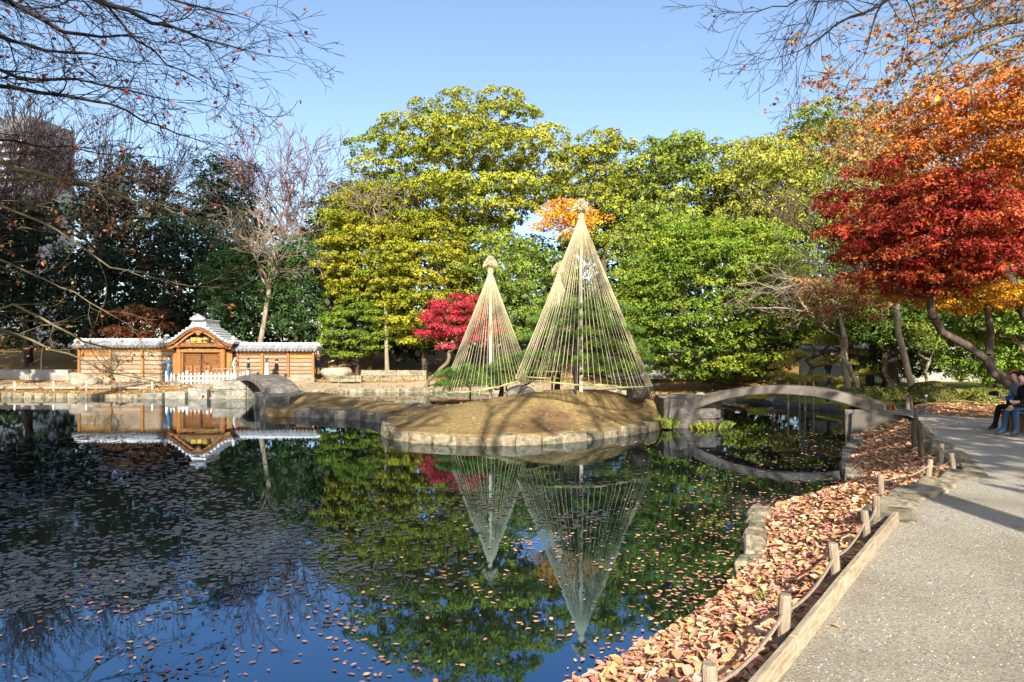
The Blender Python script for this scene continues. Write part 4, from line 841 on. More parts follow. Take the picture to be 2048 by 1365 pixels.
# small A-frame board, stand
x, y = G(1779, 822, 0.72); o = empty("sign_trestle", (x, y, 0.70), R(20))
for s in (-1, 1): MB().box((0.08 * s, 0, 0.13), (0.03, 0.22, 0.28), Matrix.Rotation(R(26 * s * -1), 3, 'Y')).build("board", M['wood_gate_light'], o)
MB().box((0, 0, 0.07), (0.16, 0.03, 0.03)).build("crossbar", M['wood_gate_light'], o)
tag(o, "small wooden A-shaped trestle at the end of the slab bridge", 'trestle')
x, y = G(1852, 833, 0.70); o = empty("tripod_stand", (x, y, 0.70))
MB().tube([(0, 0, 0.12), (0, 0, 0.52)], 0.012, 6).build("pole", M['concrete'], o); MB().box((0, 0, 0.54), (0.05, 0.05, 0.05)).build("head", M['white_paint'], o)
for k in range(3):
    a = k * 2.1; MB().tube([(0, 0, 0.16), (0.12 * math.cos(a), 0.12 * math.sin(a), 0)], 0.009, 5).build("leg", M['concrete'], o)
tag(o, "thin little tripod stand at the gravel edge beside the clipped dome shrub", 'tripod')
# ------------------------------------------------------------------ the gate with its two wall wings
GD = 44.6
def gx(u): return (u - CX) / F * GD
gate = empty("gate", (gx(407), GD, 0.5)); GB = Vector((gx(407), GD, 0.5))
def gz_(v): return CH + (HZ - v) / F * GD - 0.5          # height over the gate's floor for a picture row
# wings
def wing(name, label, u0, u1, v_ridge, v_eave, v_base, bays, seed):
    rng = random.Random(seed); x0, x1 = gx(u0), gx(u1); o = empty(name, (x0, GD + 0.1, 0.5)); L = x1 - x0
    ze, zr, zb = gz_(v_eave), gz_(v_ridge), 0.0
    MB().box((L / 2, 0.14, (ze + 0.1) / 2), (L - 0.02, 0.1, ze + 0.1)).build("core", M['wood_dark'], o)
    MB().box((L / 2, 0.02, 0.16), (L + 0.06, 0.34, 0.36)).build("plinth", M['stone_pale'], o, bevel=0.02)
    for k in range(bays + 1):
        x = k * L / bays; MB().box((min(max(x, 0.07), L - 0.07), -0.02, ze / 2 + 0.15), (0.15, 0.16, ze - 0.3)).build("post", M['wood_gate_light'], o, bevel=0.01)
    rows = 7; hb = (ze - 0.34) / rows
    for k in range(bays):
        xa, xb = k * L / bays + 0.09, (k + 1) * L / bays - 0.09
        for r in range(rows):
            z = 0.34 + hb * (r + 0.5)
            MB().box((0, 0, 0), (xb - xa, 0.035, hb * 0.97)).build("board", M['wood_orange' if r >= rows - 1 or (r == rows - 2 and rng.random() < 0.6) else 'wood_weathered'], o, loc=((xa + xb) / 2, 0.015, z), rot=(R(9), 0, 0))
        for r in range(1, rows): MB().box((0, 0, 0), (xb - xa, 0.06, 0.045)).build("batten", M['wood_gate'], o, loc=((xa + xb) / 2, -0.03, 0.34 + hb * r))
    MB().box((L / 2, -0.06, ze + 0.03), (L + 0.1, 0.16, 0.14)).build("eave_beam", M['wood_gate'], o)
    # tiles
    n = int(round(L / 0.245)); y0, y1 = -0.42, 0.14; th = math.atan2(zr - ze - 0.16, y1 - y0); sl = math.hypot(zr - ze - 0.16, y1 - y0)
    pan = MB(); ring = [math.radians(a) for a in range(-70, 71, 28)]
    vs = []; 
    for s in (0, 0.55, 1.0):
        for a in ring: vs.append((0.125 * math.sin(a) / math.sin(math.radians(70)), s * sl, 0.075 * (math.cos(a) - 0.3)))
    m_ = len(ring); fs = [(i * m_ + j, i * m_ + j + 1, i * m_ + m_ + j + 1, i * m_ + m_ + j) for i in range(2) for j in range(m_ - 1)]
    pan.add(vs, fs); pan.add([(0.118 * math.sin(a), -0.012, 0.118 * math.cos(a) - 0.05) for a in [k * math.pi / 5 for k in range(10)]], [tuple(range(10))])
    pm = pan.mesh("tile", M['tile'], smooth=True)
    slab = MB().prism([(0, y0, ze + 0.08), (0, y1, zr - 0.16), (0, y1 + 0.5, ze + 0.1), (0, y1 + 0.5, ze + 0.02)], (L + 0.5, 0, 0)); slab.build("roof_slab", M['tile'], o, loc=(-0.25, 0, -0.02))
    stud = MB().lathe([(0.05, 0), (0.05, 0.05), (0.035, 0.07), (0.035, 0.13), (0.055, 0.15), (0.055, 0.20), (0.02, 0.22)], 6).mesh("ridge_tile", M['tile_sunlit'])
    for k in range(n + 1):
        x = -0.1 + k * (L + 0.2) / n
        link("tile", pm, o, (x, y0, ze + 0.10), (th, 0, 0)); link("ridge_tile", stud, o, (x, y1, zr - 0.14))
    b = MB(); b.box((L / 2, y1, zr - 0.13), (L + 0.34, 0.16, 0.10)); b.box((L / 2, y1, zr - 0.045), (L + 0.36, 0.22, 0.05)); b.tube([(-0.2, y1, zr - 0.0), (L + 0.2, y1, zr - 0.0)], 0.045, 6); b.build("ridge", M['tile_sunlit'], o)
    MB().lathe([(0.16, 0), (0.13, 0.1), (0.07, 0.16), (0.02, 0.2)], 8).build("end_ornament", M['tile_sunlit'], o, loc=(-0.22 if u0 < 400 else L + 0.22, y1, zr - 0.16))
    return tag(o, label, 'wall')
wing("wooden_wall", "longer wooden clapboard wall wing with tiled roof behind the boulders", 155, 349, 679, 695, 768, 3, 1)
wing("wooden_wall", "shorter wooden clapboard wall wing with tiled roof behind the strolling visitors", 472, 628, 687, 702, 763, 3, 2)
# karahafu gable roof
def kara(t, w, ze, zp): 
    a = min(1, abs(t)); return ze + (zp - ze) * (0.5 + 0.5 * math.cos(math.pi * min(1.0, a * 1.02))) ** 0.9 + 0.10 * max(0, a - 0.8) * 2
HW = (gx(478) - gx(338)) / 2; ZE, ZP = gz_(689), gz_(655); YF, YB = -0.85, 1.5
def strip(name, dz0, dz1, y0, y1, w, mat, n=28, par=gate, mi=None):
    vs, fs = [], []
    for i in range(n + 1):
        t = -1 + 2 * i / n; x = t * w; z = kara(t, w, ZE, ZP)
        vs += [(x, y0, z + dz0), (x, y1, z + dz0), (x, y1, z + dz1), (x, y0, z + dz1)]
    for i in range(n):
        for k in range(4): fs.append((i * 4 + k, i * 4 + 4 + k, i * 4 + 4 + (k + 1) % 4, i * 4 + (k + 1) % 4))
    fs += [(0, 1, 2, 3), (n * 4 + 3, n * 4 + 2, n * 4 + 1, n * 4)]
    return MB().add(vs, fs).build(name, M[mat], par)
roof = strip("roof", -0.03, 0.10, YF, YB, HW, 'tile')
strip("bargeboard", -0.20, -0.04, YF + 0.03, YF + 0.12, HW * 0.97, 'wood_gate')
strip("bargeboard", -0.36, -0.22, YF + 0.16, YF + 0.24, HW * 0.90, 'wood_gate_light')
strip("soffit", -0.10, -0.04, YF + 0.12, YB - 0.05, HW * 0.96, 'wood_dark')
rib = MB().tube([(0, YF - 0.03, 0), (0, YB, 0)], 0.062, 8).mesh("tile", M['tile_sunlit'], smooth=False)
capm = MB().tube([(0, YF - 0.06, 0), (0, YF - 0.02, 0)], 0.082, 10).mesh("eave_tile", M['tile_sunlit'])
NR = 21
for k in range(NR):
    t = -1 + 2 * k / (NR - 1); x = t * HW * 0.99; z = kara(t, HW, ZE, ZP) + 0.12
    link("tile", rib, gate, (x, 0, z)); link("eave_tile", capm, gate, (x, 0, z - 0.03))
    if k < NR - 1:
        t2 = t + 1 / (NR - 1); link("pan_tile", MB().tube([(0, YF - 0.02, 0), (0, YF + 0.03, 0)], 0.055, 8).mesh("pan_tile", M['tile']) if k == 0 else bpy.data.meshes["pan_tile"], gate, (t2 * HW * 0.99, 0, kara(t2, HW, ZE, ZP) + 0.07))
# ridge with crest ornament
b = MB(); b.box((0, (YF + YB) / 2, ZP + 0.26), (1.0, YB - YF - 0.1, 0.36), taper=0.84); b.box((0, (YF + YB) / 2, ZP + 0.46), (0.96, YB - YF, 0.08)); b.build("ridge", M['tile_sunlit'], gate, bevel=0.02)
b = MB(); sh = [(-0.52, 0), (-0.46, 0.14), (-0.34, 0.16), (-0.26, 0.26), (-0.12, 0.30), (0, 0.40), (0.12, 0.30), (0.26, 0.26), (0.34, 0.16), (0.46, 0.14), (0.52, 0), (0.3, -0.06), (-0.3, -0.06)]
b.prism([(x, YF - 0.05, ZP + 0.46 + z) for x, z in sh], (0, 0.22, 0)); b.build("ridge_ornament", M['tile'], gate, bevel=0.015)
for s in (-1, 1):
    b = MB(); b.lathe([(0.14, 0), (0.16, 0.12), (0.08, 0.2), (0.12, 0.30), (0.04, 0.42)], 8); b.build("corner_ornament", M['tile_sunlit'], gate, loc=(s * HW * 0.96, YF + 0.25, ZE + 0.1))
# gable filling, beams
b = MB(); n = 24; pts = [(-HW * 0.86 + 2 * HW * 0.86 * i / n, YF + 0.55, kara(-0.86 + 1.72 * i / n, HW, ZE, ZP) - 0.12) for i in range(n + 1)]
b.prism(pts + [(HW * 0.86, YF + 0.55, ZE - 0.14), (-HW * 0.86, YF + 0.55, ZE - 0.14)], (0, 0.08, 0)); b.build("gable_panel", M['wood_dark'], gate)
MB().box((0, YF + 0.40, ZE - 0.06), (HW * 1.72, 0.26, 0.26)).build("tie_beam", M['wood_gate'], gate, bevel=0.03)
b = MB(); sh = [(-0.42, 0.12), (-0.34, 0.0), (-0.2, 0.02), (-0.1, -0.16), (0, -0.20), (0.1, -0.16), (0.2, 0.02), (0.34, 0.0), (0.42, 0.12), (0.2, 0.16), (0, 0.20), (-0.2, 0.16)]
b.prism([(x, YF + 0.08, ZP - 0.36 + z) for x, z in sh], (0, 0.1, 0)); b.build("gable_pendant", M['wood_gate_light'], gate, bevel=0.012)
for s in (-1, 1):
    b = MB(); b.lathe([(0.05, 0), (0.19, 0.02), (0.21, 0.06), (0.10, 0.09), (0.12, 0.12), (0.03, 0.14)], 12); b.build("carved_scroll", M['stone_pale'], gate, loc=(s * 0.88, YF + 0.5, ZE + 0.20), rot=(R(90), 0, 0))
# name plaque: three gold characters
pl = MB().box((0, YF + 0.30, ZE + 0.22), (1.25, 0.06, 0.40)).build("name_plaque", M['wood_dark'], gate, bevel=0.01)
try:
    fc = bpy.data.curves.new("characters", 'FONT'); fc.body = "\u5712\u697d\u5f8c"; fc.size = 0.36; fc.extrude = 0.01; fc.align_x = 'CENTER'; fc.align_y = 'CENTER'; fc.space_character = 1.1; fc.offset = 0.006
    fo = bpy.data.objects.new("tmp_text", fc); COL.objects.link(fo); bpy.context.view_layer.update()
    tm = bpy.data.meshes.new_from_object(fo.evaluated_get(bpy.context.evaluated_depsgraph_get())); bpy.data.objects.remove(fo); tm.name = "characters"
    tm.materials.clear(); tm.materials.append(M['gold']); link("characters", tm, pl, (0, YF + 0.25, ZE + 0.22), (R(90), 0, 0))
except Exception as e: print("TEXT", e)
# transom carving, lintel, pillars, doors
ZL = gz_(703)
tr = MB()
rng_ = random.Random(4)
for k in range(26):
    x = -1.05 + 2.1 * k / 25; tr.lathe([(0.02, -0.05), (0.07 + 0.05 * rng_.random(), 0), (0.02, 0.06)], 7, c=(x, YF + 0.62 + rng_.uniform(-0.04, 0.02), ZE - 0.30 + rng_.uniform(-0.06, 0.06)))
tr.build("carved_transom", M['green_carving'], gate)
MB().box((0, YF + 0.72, ZE - 0.32), (2.3, 0.05, 0.34)).build("transom_panel", M['wood_dark'], gate)
MB().box((0, YF + 0.5, ZL + 0.02), (2.9, 0.24, 0.20)).build("lintel", M['wood_gate_light'], gate, bevel=0.02)
for s in (-1, 1):
    MB().lathe([(0.20, 0), (0.20, 0.08), (0.165, 0.12), (0.165, ZE - 0.12)], 14).build("pillar", M['wood_gate_light'], gate, loc=(s * 1.42, YF + 0.5, 0), smooth=False)
    MB().box((s * 1.42, YF + 0.4, ZE - 0.16), (0.5, 0.5, 0.16)).build("bracket", M['wood_gate'], gate, bevel=0.03)
    MB().box((s * 1.72, YF + 0.72, ZL / 2), (0.44, 0.06, ZL)).build("side_panel", M['wood_gate_light'], gate, bevel=0.01)
    MB().box((s * 1.20, YF + 0.55, ZL / 2), (0.12, 0.14, ZL - 0.1)).build("door_jamb", M['wood_gate'], gate)
    # door leaf with lattice top and carved square panels
    dw = 1.10; dl = empty("door", (s * 0.58, YF + 0.62, 0.12), parent=gate); H_ = ZL - 0.24
    MB().box((0, 0.03, H_ / 2), (dw, 0.04, H_)).build("leaf", M['wood_gate'], dl)
    for (zc, hh) in [(0.07, 0.14), (H_ * 0.30, 0.08), (H_ * 0.58, 0.09), (H_ * 0.64, 0.05), (H_ - 0.06, 0.12)]: MB().box((0, -0.01, zc), (dw, 0.06, hh)).build("rail", M['wood_gate'], dl)
    for xx in (-dw / 2 + 0.05, 0, dw / 2 - 0.05): MB().box((xx, -0.013, H_ * (0.5 if xx else 0.3)), (0.08 if xx else 0.06, 0.05, H_ * (1.0 if xx else 0.6))).build("stile", M['wood_dark'], dl)
    for i in range(2):
        for j in range(2):
            pn = MB().box((0, 0, 0), (dw / 2 - 0.13, 0.03, H_ * 0.21)).build("panel", M['wood_gate_light'], dl, loc=((-0.25 + 0.5 * i) * dw, 0.0, H_ * (0.18 + 0.27 * j)), bevel=0.01)
            MB().lathe([(0.13, 0), (0.14, 0.015), (0.05, 0.03), (0.06, 0.045), (0.01, 0.055)], 8).build("carving", M['wood_gate'], dl, rot=(R(90), 0, 0), loc=Vector(pn.location) + Vector((0, -0.012, 0)))
    lat = MB()
    for k in range(-9, 10):
        for sg in (-1, 1):
            c = k * 0.1; x0_, x1_ = -dw / 2 + 0.09, dw / 2 - 0.09; zlo, zhi = H_ * 0.67, H_ - 0.12
            a = max(x0_, -sg * (zhi - (zlo + zhi) / 2) + c) if sg > 0 else max(x0_, (zlo - (zlo + zhi) / 2) + c)
            e = min(x1_, c + (zhi - zlo) / 2); a = max(x0_, c - (zhi - zlo) / 2)
            if e - a > 0.03: lat.tube([(a, -0.005, (zlo + zhi) / 2 + sg * (a - c)), (e, -0.005, (zlo + zhi) / 2 + sg * (e - c))], 0.010, 4)
    lat.build("lattice", M['wood_gate_light'], dl)
for s in (-1, 1): MB().box((s * 1.45, YB - 0.5, ZE / 2), (0.26, 0.26, ZE)).build("rear_pillar", M['wood_gate'], gate)
MB().box((0, YF + 0.3, 0.03), (3.6, 1.3, 0.14)).build("step", M['stone_pale'], gate, bevel=0.02)
tag(gate, "wooden gate with undulating tiled gable, carved doors and gold-lettered plaque", 'gate')
# white picket fence in front
pf = empty("picket_fence", (gx(366), GD - 2.1, 0.5)); Lp = gx(520) - gx(366); npk = 21
pk = MB().box((0, 0, 0.34), (0.115, 0.05, 0.68)).box((0, 0, 0.70), (0.115, 0.05, 0.05), taper=0.5).mesh("picket", M['white_paint'])
for k in range(npk): link("picket", pk, pf, (k * Lp / (npk - 1), 0, 0.02 * (k % 3)), None, (1.25 if k % 5 == 0 else 1, 1, 1.12 if k % 5 == 0 else 0.95))
for z in (0.2, 0.5): MB().box((Lp / 2, 0.05, z), (Lp + 0.1, 0.04, 0.09)).build("rail", M['white_paint'], pf)
tag(pf, "low white picket fence across the front of the gate", 'fence')
# ------------------------------------------------------------------ rope cones sheltering the pines
def yukizuri(label, u, v_tip, v_base, d, u_l, u_r, v_ring, n, seed, tilt=0.0, tilt_a=0.0):
    rng = np.random.default_rng(seed); x = (u - CX) / F * d; zb = ground_at(x, d); zt = CH + (HZ - v_tip) / F * d; o = empty("rope_cone", (x, d, zb))
    H = zt - zb; rl = (u - u_l) / F * d; rr = (u_r - u) / F * d; zr = CH + (HZ - v_ring) / F * d - zb
    MB().tube([(0, 0, -0.2), (0, 0, H * 0.5), (0, 0, H - 0.25)], [0.065, 0.055, 0.04], 8).build("pole", M['pole'], o)
    apex = Vector((0, 0, H - 0.42))
    # straw finial: a rope collar and a ruffled cap of straw stalks
    cap = MB(); cap.lathe([(0.06, -0.22), (0.10, -0.18), (0.10, -0.05), (0.06, 0.0)], 10); cap.build("collar", M['straw'], o, loc=apex)
    st = []; s1 = []
    for k in range(420):
        a = rng.random() * 6.283; el = rng.uniform(0.05, 1.0); r = 0.27 * (0.75 + 0.4 * rng.random()); 
        st.append((0.04 * math.cos(a), 0.04 * math.sin(a), H - 0.02 - 0.16 * (1 - el))); s1.append((r * math.cos(a) * (1 - 0.75 * el ** 2), r * math.sin(a) * (1 - 0.75 * el ** 2), H - 0.42 + 0.44 * el + rng.normal(0, 0.02)))
    V, Fq = prisms(np.array(st), np.array(s1), np.full(420, 0.012), np.full(420, 0.007), 3); link("straw_cap", mesh_np("straw_cap", V, Fq, M['straw']), o)
    # bamboo ring (tilted) and ropes
    ring = []
    for k in range(n):
        a = 2 * math.pi * (k + rng.normal(0, 0.12)) / n; c, s = math.cos(a), math.sin(a)
        rad = rr if c > 0 else rl; z = zr + tilt * math.cos(a - tilt_a) + rng.normal(0, 0.02)
        ring.append(Vector((rad * c, (rl + rr) / 2 * s, z)))
    rm = [ring[i] for i in range(0, n, 2)]; rm.append(rm[0])
    for i in range(0, len(rm) - 1, 6):
        seg = rm[i:i + 7]
        if len(seg) > 1: MB().tube(seg, 0.026, 6).build("bamboo_ring", M['bamboo'], o)
    for k, p in enumerate(ring):
        a = 2 * math.pi * k / n; top = apex + Vector((0.05 * math.cos(a), 0.05 * math.sin(a), -0.15)); drop = rng.uniform(0.0, 0.10)
        pts = [top.lerp(p, t) - Vector((0, 0, 0.05 * 4 * t * (1 - t))) for t in (0, 0.35, 0.7, 1)]
        if drop > 0.02: pts.append(p + Vector((0.01, 0, -drop)))
        MB().tube(pts, 0.009, 3, cap=False).build("rope", M['straw_rope'], o)
    return tag(o, label, 'rope cone', "straw rope cones over the pines"), o
c1, _ = yukizuri("shorter straw-capped rope cone over the red maple view, on the low end of the mound", 981, 514, 803, 24.9, 884, 1062, 768, 66, 1, 0.28, math.radians(20))
c2, _ = yukizuri("tallest straw-capped rope cone over the big pine on the mound", 1162, 400, 783, 21.65, 1030, 1302, 764, 80, 2, -0.12, 0)
c3, _ = yukizuri("smallest straw-capped rope cone tucked behind the tallest one", 1117, 528, 782, 25.0, 1032, 1200, 742, 58, 3, 0.05, 0)

# ------------------------------------------------------------------ pines
def pine(name, label, seed, base, trunk, pads, cols, pad_r, needles, nl, trunk_r, bark='bark', flat=0.35, group=None):
    """trunk: list of points; pads: list of (x, y, z, r)"""
    rng = np.random.default_rng(seed); base = np.array(base, float); o = empty(name, base)
    tp = [Vector(p) - Vector(base) for p in trunk]; MB().tube(tp, list(np.linspace(trunk_r, trunk_r * 0.45, len(tp))), 9).build("trunk", M[bark], o, smooth=True)
    pd = np.array(pads, float); T = np.array([list(p) for p in trunk])
    p0s, p1s, r0s, r1s = [], [], [], []
    for q in pd:
        j = int(np.argmin(np.linalg.norm(T - q[:3], axis=1) + 1.0 * np.maximum(0, T[:, 2] - q[2]))); s = T[j]; e = q[:3] - np.array([0, 0, 0.06])
        pts = [s + (e - s) * f + np.array([0, 0, -0.12 * math.sin(f * math.pi)]) + (rng.normal(0, 0.05, 3) if 0 < f < 1 else 0) for f in np.linspace(0, 1, 6)]
        rs = np.linspace(trunk_r * 0.42, 0.012, 6)
        for a, b, c, dd in zip(pts[:-1], pts[1:], rs[:-1], rs[1:]): p0s.append(a); p1s.append(b); r0s.append(c); r1s.append(dd)
        for k in range(10):
            e2 = q[:3] + np.array([*(rng.normal(0, 0.45, 2) * q[3]), rng.normal(0, 0.1) * q[3]]); p0s.append(pts[4]); p1s.append(e2); r0s.append(0.012); r1s.append(0.005)
    V, Fq = prisms(np.array(p0s) - base, np.array(p1s) - base, np.array(r0s), np.array(r1s), 5); link("branches", mesh_np("branches", V, Fq, M[bark], smooth=True), o)
    w = pd[:, 3] ** 2; cnt = np.maximum(6, (needles * w / w.sum())).astype(int); ci = np.repeat(np.arange(len(pd)), cnt); n = len(ci)
    a = rng.random(n) * 6.283; rr = np.sqrt(rng.random(n)) * pd[ci, 3] * (1 + 0.15 * np.sin(a * 5 + ci))
    bud = np.column_stack([pd[ci, 0] + rr * np.cos(a), pd[ci, 1] + rr * np.sin(a), pd[ci, 2] + pd[ci, 3] * flat * (1 - (rr / pd[ci, 3]) ** 2) * (0.4 + 0.6 * rng.random(n)) + rng.normal(0, 0.03, n)])
    k = 10; bi = np.repeat(np.arange(n), k); dr = unit(rng.normal(size=(n * k, 3)) + np.array([0, 0, 0.9])); L = nl * (0.7 + 0.5 * rng.random(n * k))
    sidev = unit(np.cross(dr, rand_dirs(rng, n * k))) * 0.009
    V = np.empty((n * k, 3, 3), np.float32); V[:, 0] = bud[bi] - sidev; V[:, 1] = bud[bi] + sidev; V[:, 2] = bud[bi] + dr * L[:, None]
    C = np.repeat((pal(rng, n, cols, 0.15)[bi]) * (1 + rng.normal(0, 0.15, (n * k, 1))), 3, 0)
    link("needles", mesh_np("needles", V.reshape(-1, 3) - base, np.arange(n * k * 3).reshape(-1, 3), M['needle'], C), o)
    return tag(o, label, 'pine tree', group)
PN = [(0.10, 0.20, 0.03), (0.15, 0.26, 0.04), (0.07, 0.15, 0.03)]
def pads_px(lst, d): return [(*P(u, v, d + dd), r * (1.2 if d < 30 else 1.3)) for (u, v, dd, r) in lst]
PG = "pines under the rope cones"
pine("black_pine", "low pine with trailing dark green pads under the shorter rope cone", 1, at(1000, 25.4), [P(1000, 800, 25.4), P(1005, 775, 25.4), P(990, 752, 25.2), P(960, 748, 25.0), P(920, 755, 24.8), P(1020, 740, 25.2), P(1035, 720, 25.2)],
     pads_px([(905, 752, -.4, .55), (930, 742, 0, .5), (895, 772, -.6, .4), (960, 760, -.5, .5), (1000, 742, -.2, .6), (1030, 725, 0, .6), (1045, 740, -.3, .5), (1020, 760, -.4, .5), (1060, 760, -.2, .4), (985, 770, -.7, .4), (940, 770, -.9, .4)], 24.9), PN, 0.5, 2400, 0.15, 0.10, group=PG)
pine("black_pine", "tall pine with broad green pads under the tallest rope cone", 2, at(1158, 22), [P(1158, 785, 22), P(1152, 745, 22), P(1160, 705, 22.1), P(1185, 665, 22.2), P(1180, 635, 22.1), P(1150, 640, 22.0), P(1215, 640, 22.1)],
     pads_px([(1160, 618, 0, .55), (1200, 612, .2, .6), (1235, 625, 0, .55), (1185, 640, -.5, .55), (1225, 660, -.6, .6), (1250, 665, 0, .5), (1175, 672, -.7, .5), (1210, 695, -.8, .6), (1250, 705, -.4, .6), (1275, 720, 0, .5), (1180, 722, -.9, .45), (1235, 735, -.9, .5), (1270, 745, -.5, .45), (1200, 745, -1, .4), (1150, 650, .3, .5), (1255, 690, .5, .5)], 22), PN + [(0.22, 0.30, 0.05)], 0.5, 3600, 0.15, 0.13, group=PG)
pine("black_pine", "pine with spreading pads under the smallest rope cone", 3, at(1114, 24.6), [P(1114, 786, 24.6), P(1116, 745, 24.6), P(1108, 705, 24.6), P(1120, 665, 24.6), P(1115, 645, 24.6)],
     pads_px([(1115, 630, 0, .6), (1090, 645, -.2, .55), (1140, 642, .2, .5), (1075, 680, -.3, .6), (1105, 675, -.6, .6), (1135, 690, -.4, .55), (1062, 715, -.2, .55), (1095, 715, -.6, .6), (1125, 725, -.7, .5), (1060, 738, -.3, .45), (1085, 745, -.6, .45)], 24.6), PN, 0.5, 2600, 0.15, 0.11, group=PG)
pine("twisted_pine", "twisted open pine with yellowing needles standing beyond the slab bridge", 4, at(1612, 31.5), [P(1612, 783, 31.5), P(1618, 755, 31.5), P(1625, 735, 31.5), P(1612, 722, 31.4), P(1640, 708, 31.5), P(1660, 690, 31.5), P(1680, 700, 31.4), P(1600, 715, 31.3), P(1580, 705, 31.3)],
     pads_px([(1625, 690, 0, .5), (1650, 680, .2, .5), (1685, 690, 0, .55), (1705, 708, .1, .5), (1590, 712, -.2, .45), (1570, 732, -.3, .45), (1665, 720, -.4, .4), (1690, 728, -.3, .45), (1640, 728, -.3, .3), (1580, 758, -.5, .55), (1600, 765, -.6, .5), (1640, 760, -.5, .45), (1735, 748, -.2, .4), (1700, 765, -.4, .5), (1560, 752, -.4, .4)], 31.5), [(0.32, 0.32, 0.05), (0.42, 0.34, 0.06), (0.22, 0.26, 0.04), (0.45, 0.28, 0.06)], 0.5, 2400, 0.15, 0.12, 'bark')
# props: stakes under the cones and in the water below the bridge
def stake(label, a, b, r, mat, group):
    a, b = Vector(a), Vector(b); return tag(MB().tube([Vector((0, 0, 0)), (b - a) * 0.5 + Vector((0.01, 0.008, 0)), b - a], [r, r * 0.95, r * 0.85], 7).build("prop_stake", M[mat], loc=a), label, 'stake', group)
for k, (u, vt, d, lab) in enumerate([(1104, 690, 23.6, "thin dark stake propping the pine under the smallest rope cone"), (1151, 680, 21.2, "dark stake beside the pole of the tallest rope cone"), (940, 765, 24.2, "short dark stake under the shorter rope cone"), (1009, 770, 24.0, "short pale stake beside the grey boulder under the shorter cone")]):
    x = (u - CX) / F * d; z = ground_at(x, d); stake(lab, (x, d, z - 0.15), P(u, vt, d), 0.035, 'bark_pale' if k == 3 else 'bark_dark', "stakes under the rope cones")
for u in (1576, 1599, 1610, 1627):
    x, y = G(u, 817 + (u % 3)); stake("thin stake standing in the water under the slab bridge to prop the pine", (x, y, -0.4), (x, y, 1.15), 0.045, 'post', "stakes under the slab bridge")
# ------------------------------------------------------------------ near trees whose boughs hang into the view
def bough_tree(name, label, seed, base, trunk_top, trunk_r, guides, bark, gens=4, leaves=None, twig_len=0.55, flatten=0.45, minr=0.003, droop=(0, 0, -0.01), side_step=0.28, lr=0.72, up=0.1):
    """guides: polylines of (u, v, d, radius) - the main boughs; each is joined to the trunk and bears fans of side twigs"""
    rng = np.random.default_rng(seed); base = np.array(base, float); o = empty(name, base); tt = np.array(trunk_top, float)
    tp = [base + (tt - base) * t + np.array([0.12 * math.sin(4 * t), 0.1 * math.cos(3 * t), 0]) * t for t in np.linspace(0, 1, 8)]
    MB().tube([p - base for p in tp], list(np.linspace(trunk_r * 1.2, trunk_r * 0.7, 8)), 12).build("trunk", M[bark], o, smooth=True)
    allc = []; tips = []; bm = MB()
    for gd in guides:
        pts = np.array([list(P(u, v, d)) for (u, v, d, r) in gd]); rad = np.array([g[3] for g in gd])
        j = int(np.argmin(np.linalg.norm(np.array(tp) - pts[0], axis=1) + 0.6 * np.maximum(0, np.array(tp)[:, 2] - pts[0][2])))
        s = tp[j]; mid = (s + pts[0]) / 2 + np.array([0, 0, 0.15]); full = np.concatenate([[s], [mid], pts]); rf = np.concatenate([[rad[0] * 1.5], [rad[0] * 1.25], rad])
        fl = resample(np.column_stack([full, rf]), 0.22); fl[1:-1, :3] += rng.normal(0, 0.018, (len(fl) - 2, 3))
        bm.tube([p - base for p in fl[:, :3]], list(fl[:, 3]), 7)
        sp, sd, sl, sr = [], [], [], []
        acc = 0
        for a, b in zip(fl[:-1], fl[1:]):
            L = np.linalg.norm(b[:3] - a[:3]); acc += L
            if (a[:3] - pts[0])[0] < -0.3 and len(fl) > 6 and np.linalg.norm(a[:3] - s) < 0.3 * np.linalg.norm(pts[0] - s): continue
            while acc > side_step:
                acc -= side_step; dr = unit((b - a)[:3]); side = rng.normal(size=3) * np.array([1, 1, flatten]); side -= dr * side.dot(dr); side = unit(side)
                ang = R(rng.uniform(28, 55)); sp.append(b[:3]); sd.append(dr * math.cos(ang) + side * math.sin(ang) + np.array([0, 0, up]) ); sl.append(twig_len * rng.uniform(0.6, 1.3)); sr.append(min(b[3] * 0.5, 0.014))
        sp.append(fl[-1, :3]); sd.append(unit((fl[-1] - fl[-2])[:3])); sl.append(twig_len); sr.append(fl[-1, 3] * 0.9)
        cat, tp_, td = grow(rng, np.array(sp), np.array(sd), np.array(sl), np.array(sr), gens, (2, 2), (15, 40), lr, 0.62, 3, 0.16, droop, minr, 0.25, flatten)
        allc.append(cat); tips.append(tp_)
    bm.build("boughs", M[bark], o, smooth=True)
    cat = [np.concatenate([c[i] for c in allc]) for i in range(5)]; segs_mesh("twigs", cat, M[bark], base, o, 0.012)
    tips = np.concatenate(tips)
    if leaves:
        n, size, cols = leaves; idx = rng.choice(len(tips), n); p = tips[idx] + rng.normal(0, 0.03, (n, 3)) - np.array([0, 0, 0.02])
        V, Fq, C = leaf_quads(rng, p - base, unit(rand_dirs(rng, n) + np.array([0, -0.4, 0.3])), size * (0.6 + 0.7 * rng.random(n)), pal(rng, n, cols, 0.2), 0.7)
        link("leaves", mesh_np("leaves", V, Fq, M['leaf'], C), o)
    return tag(o, label, 'tree')
REDL = [(0.34, 0.06, 0.04), (0.40, 0.12, 0.06), (0.28, 0.05, 0.05)]
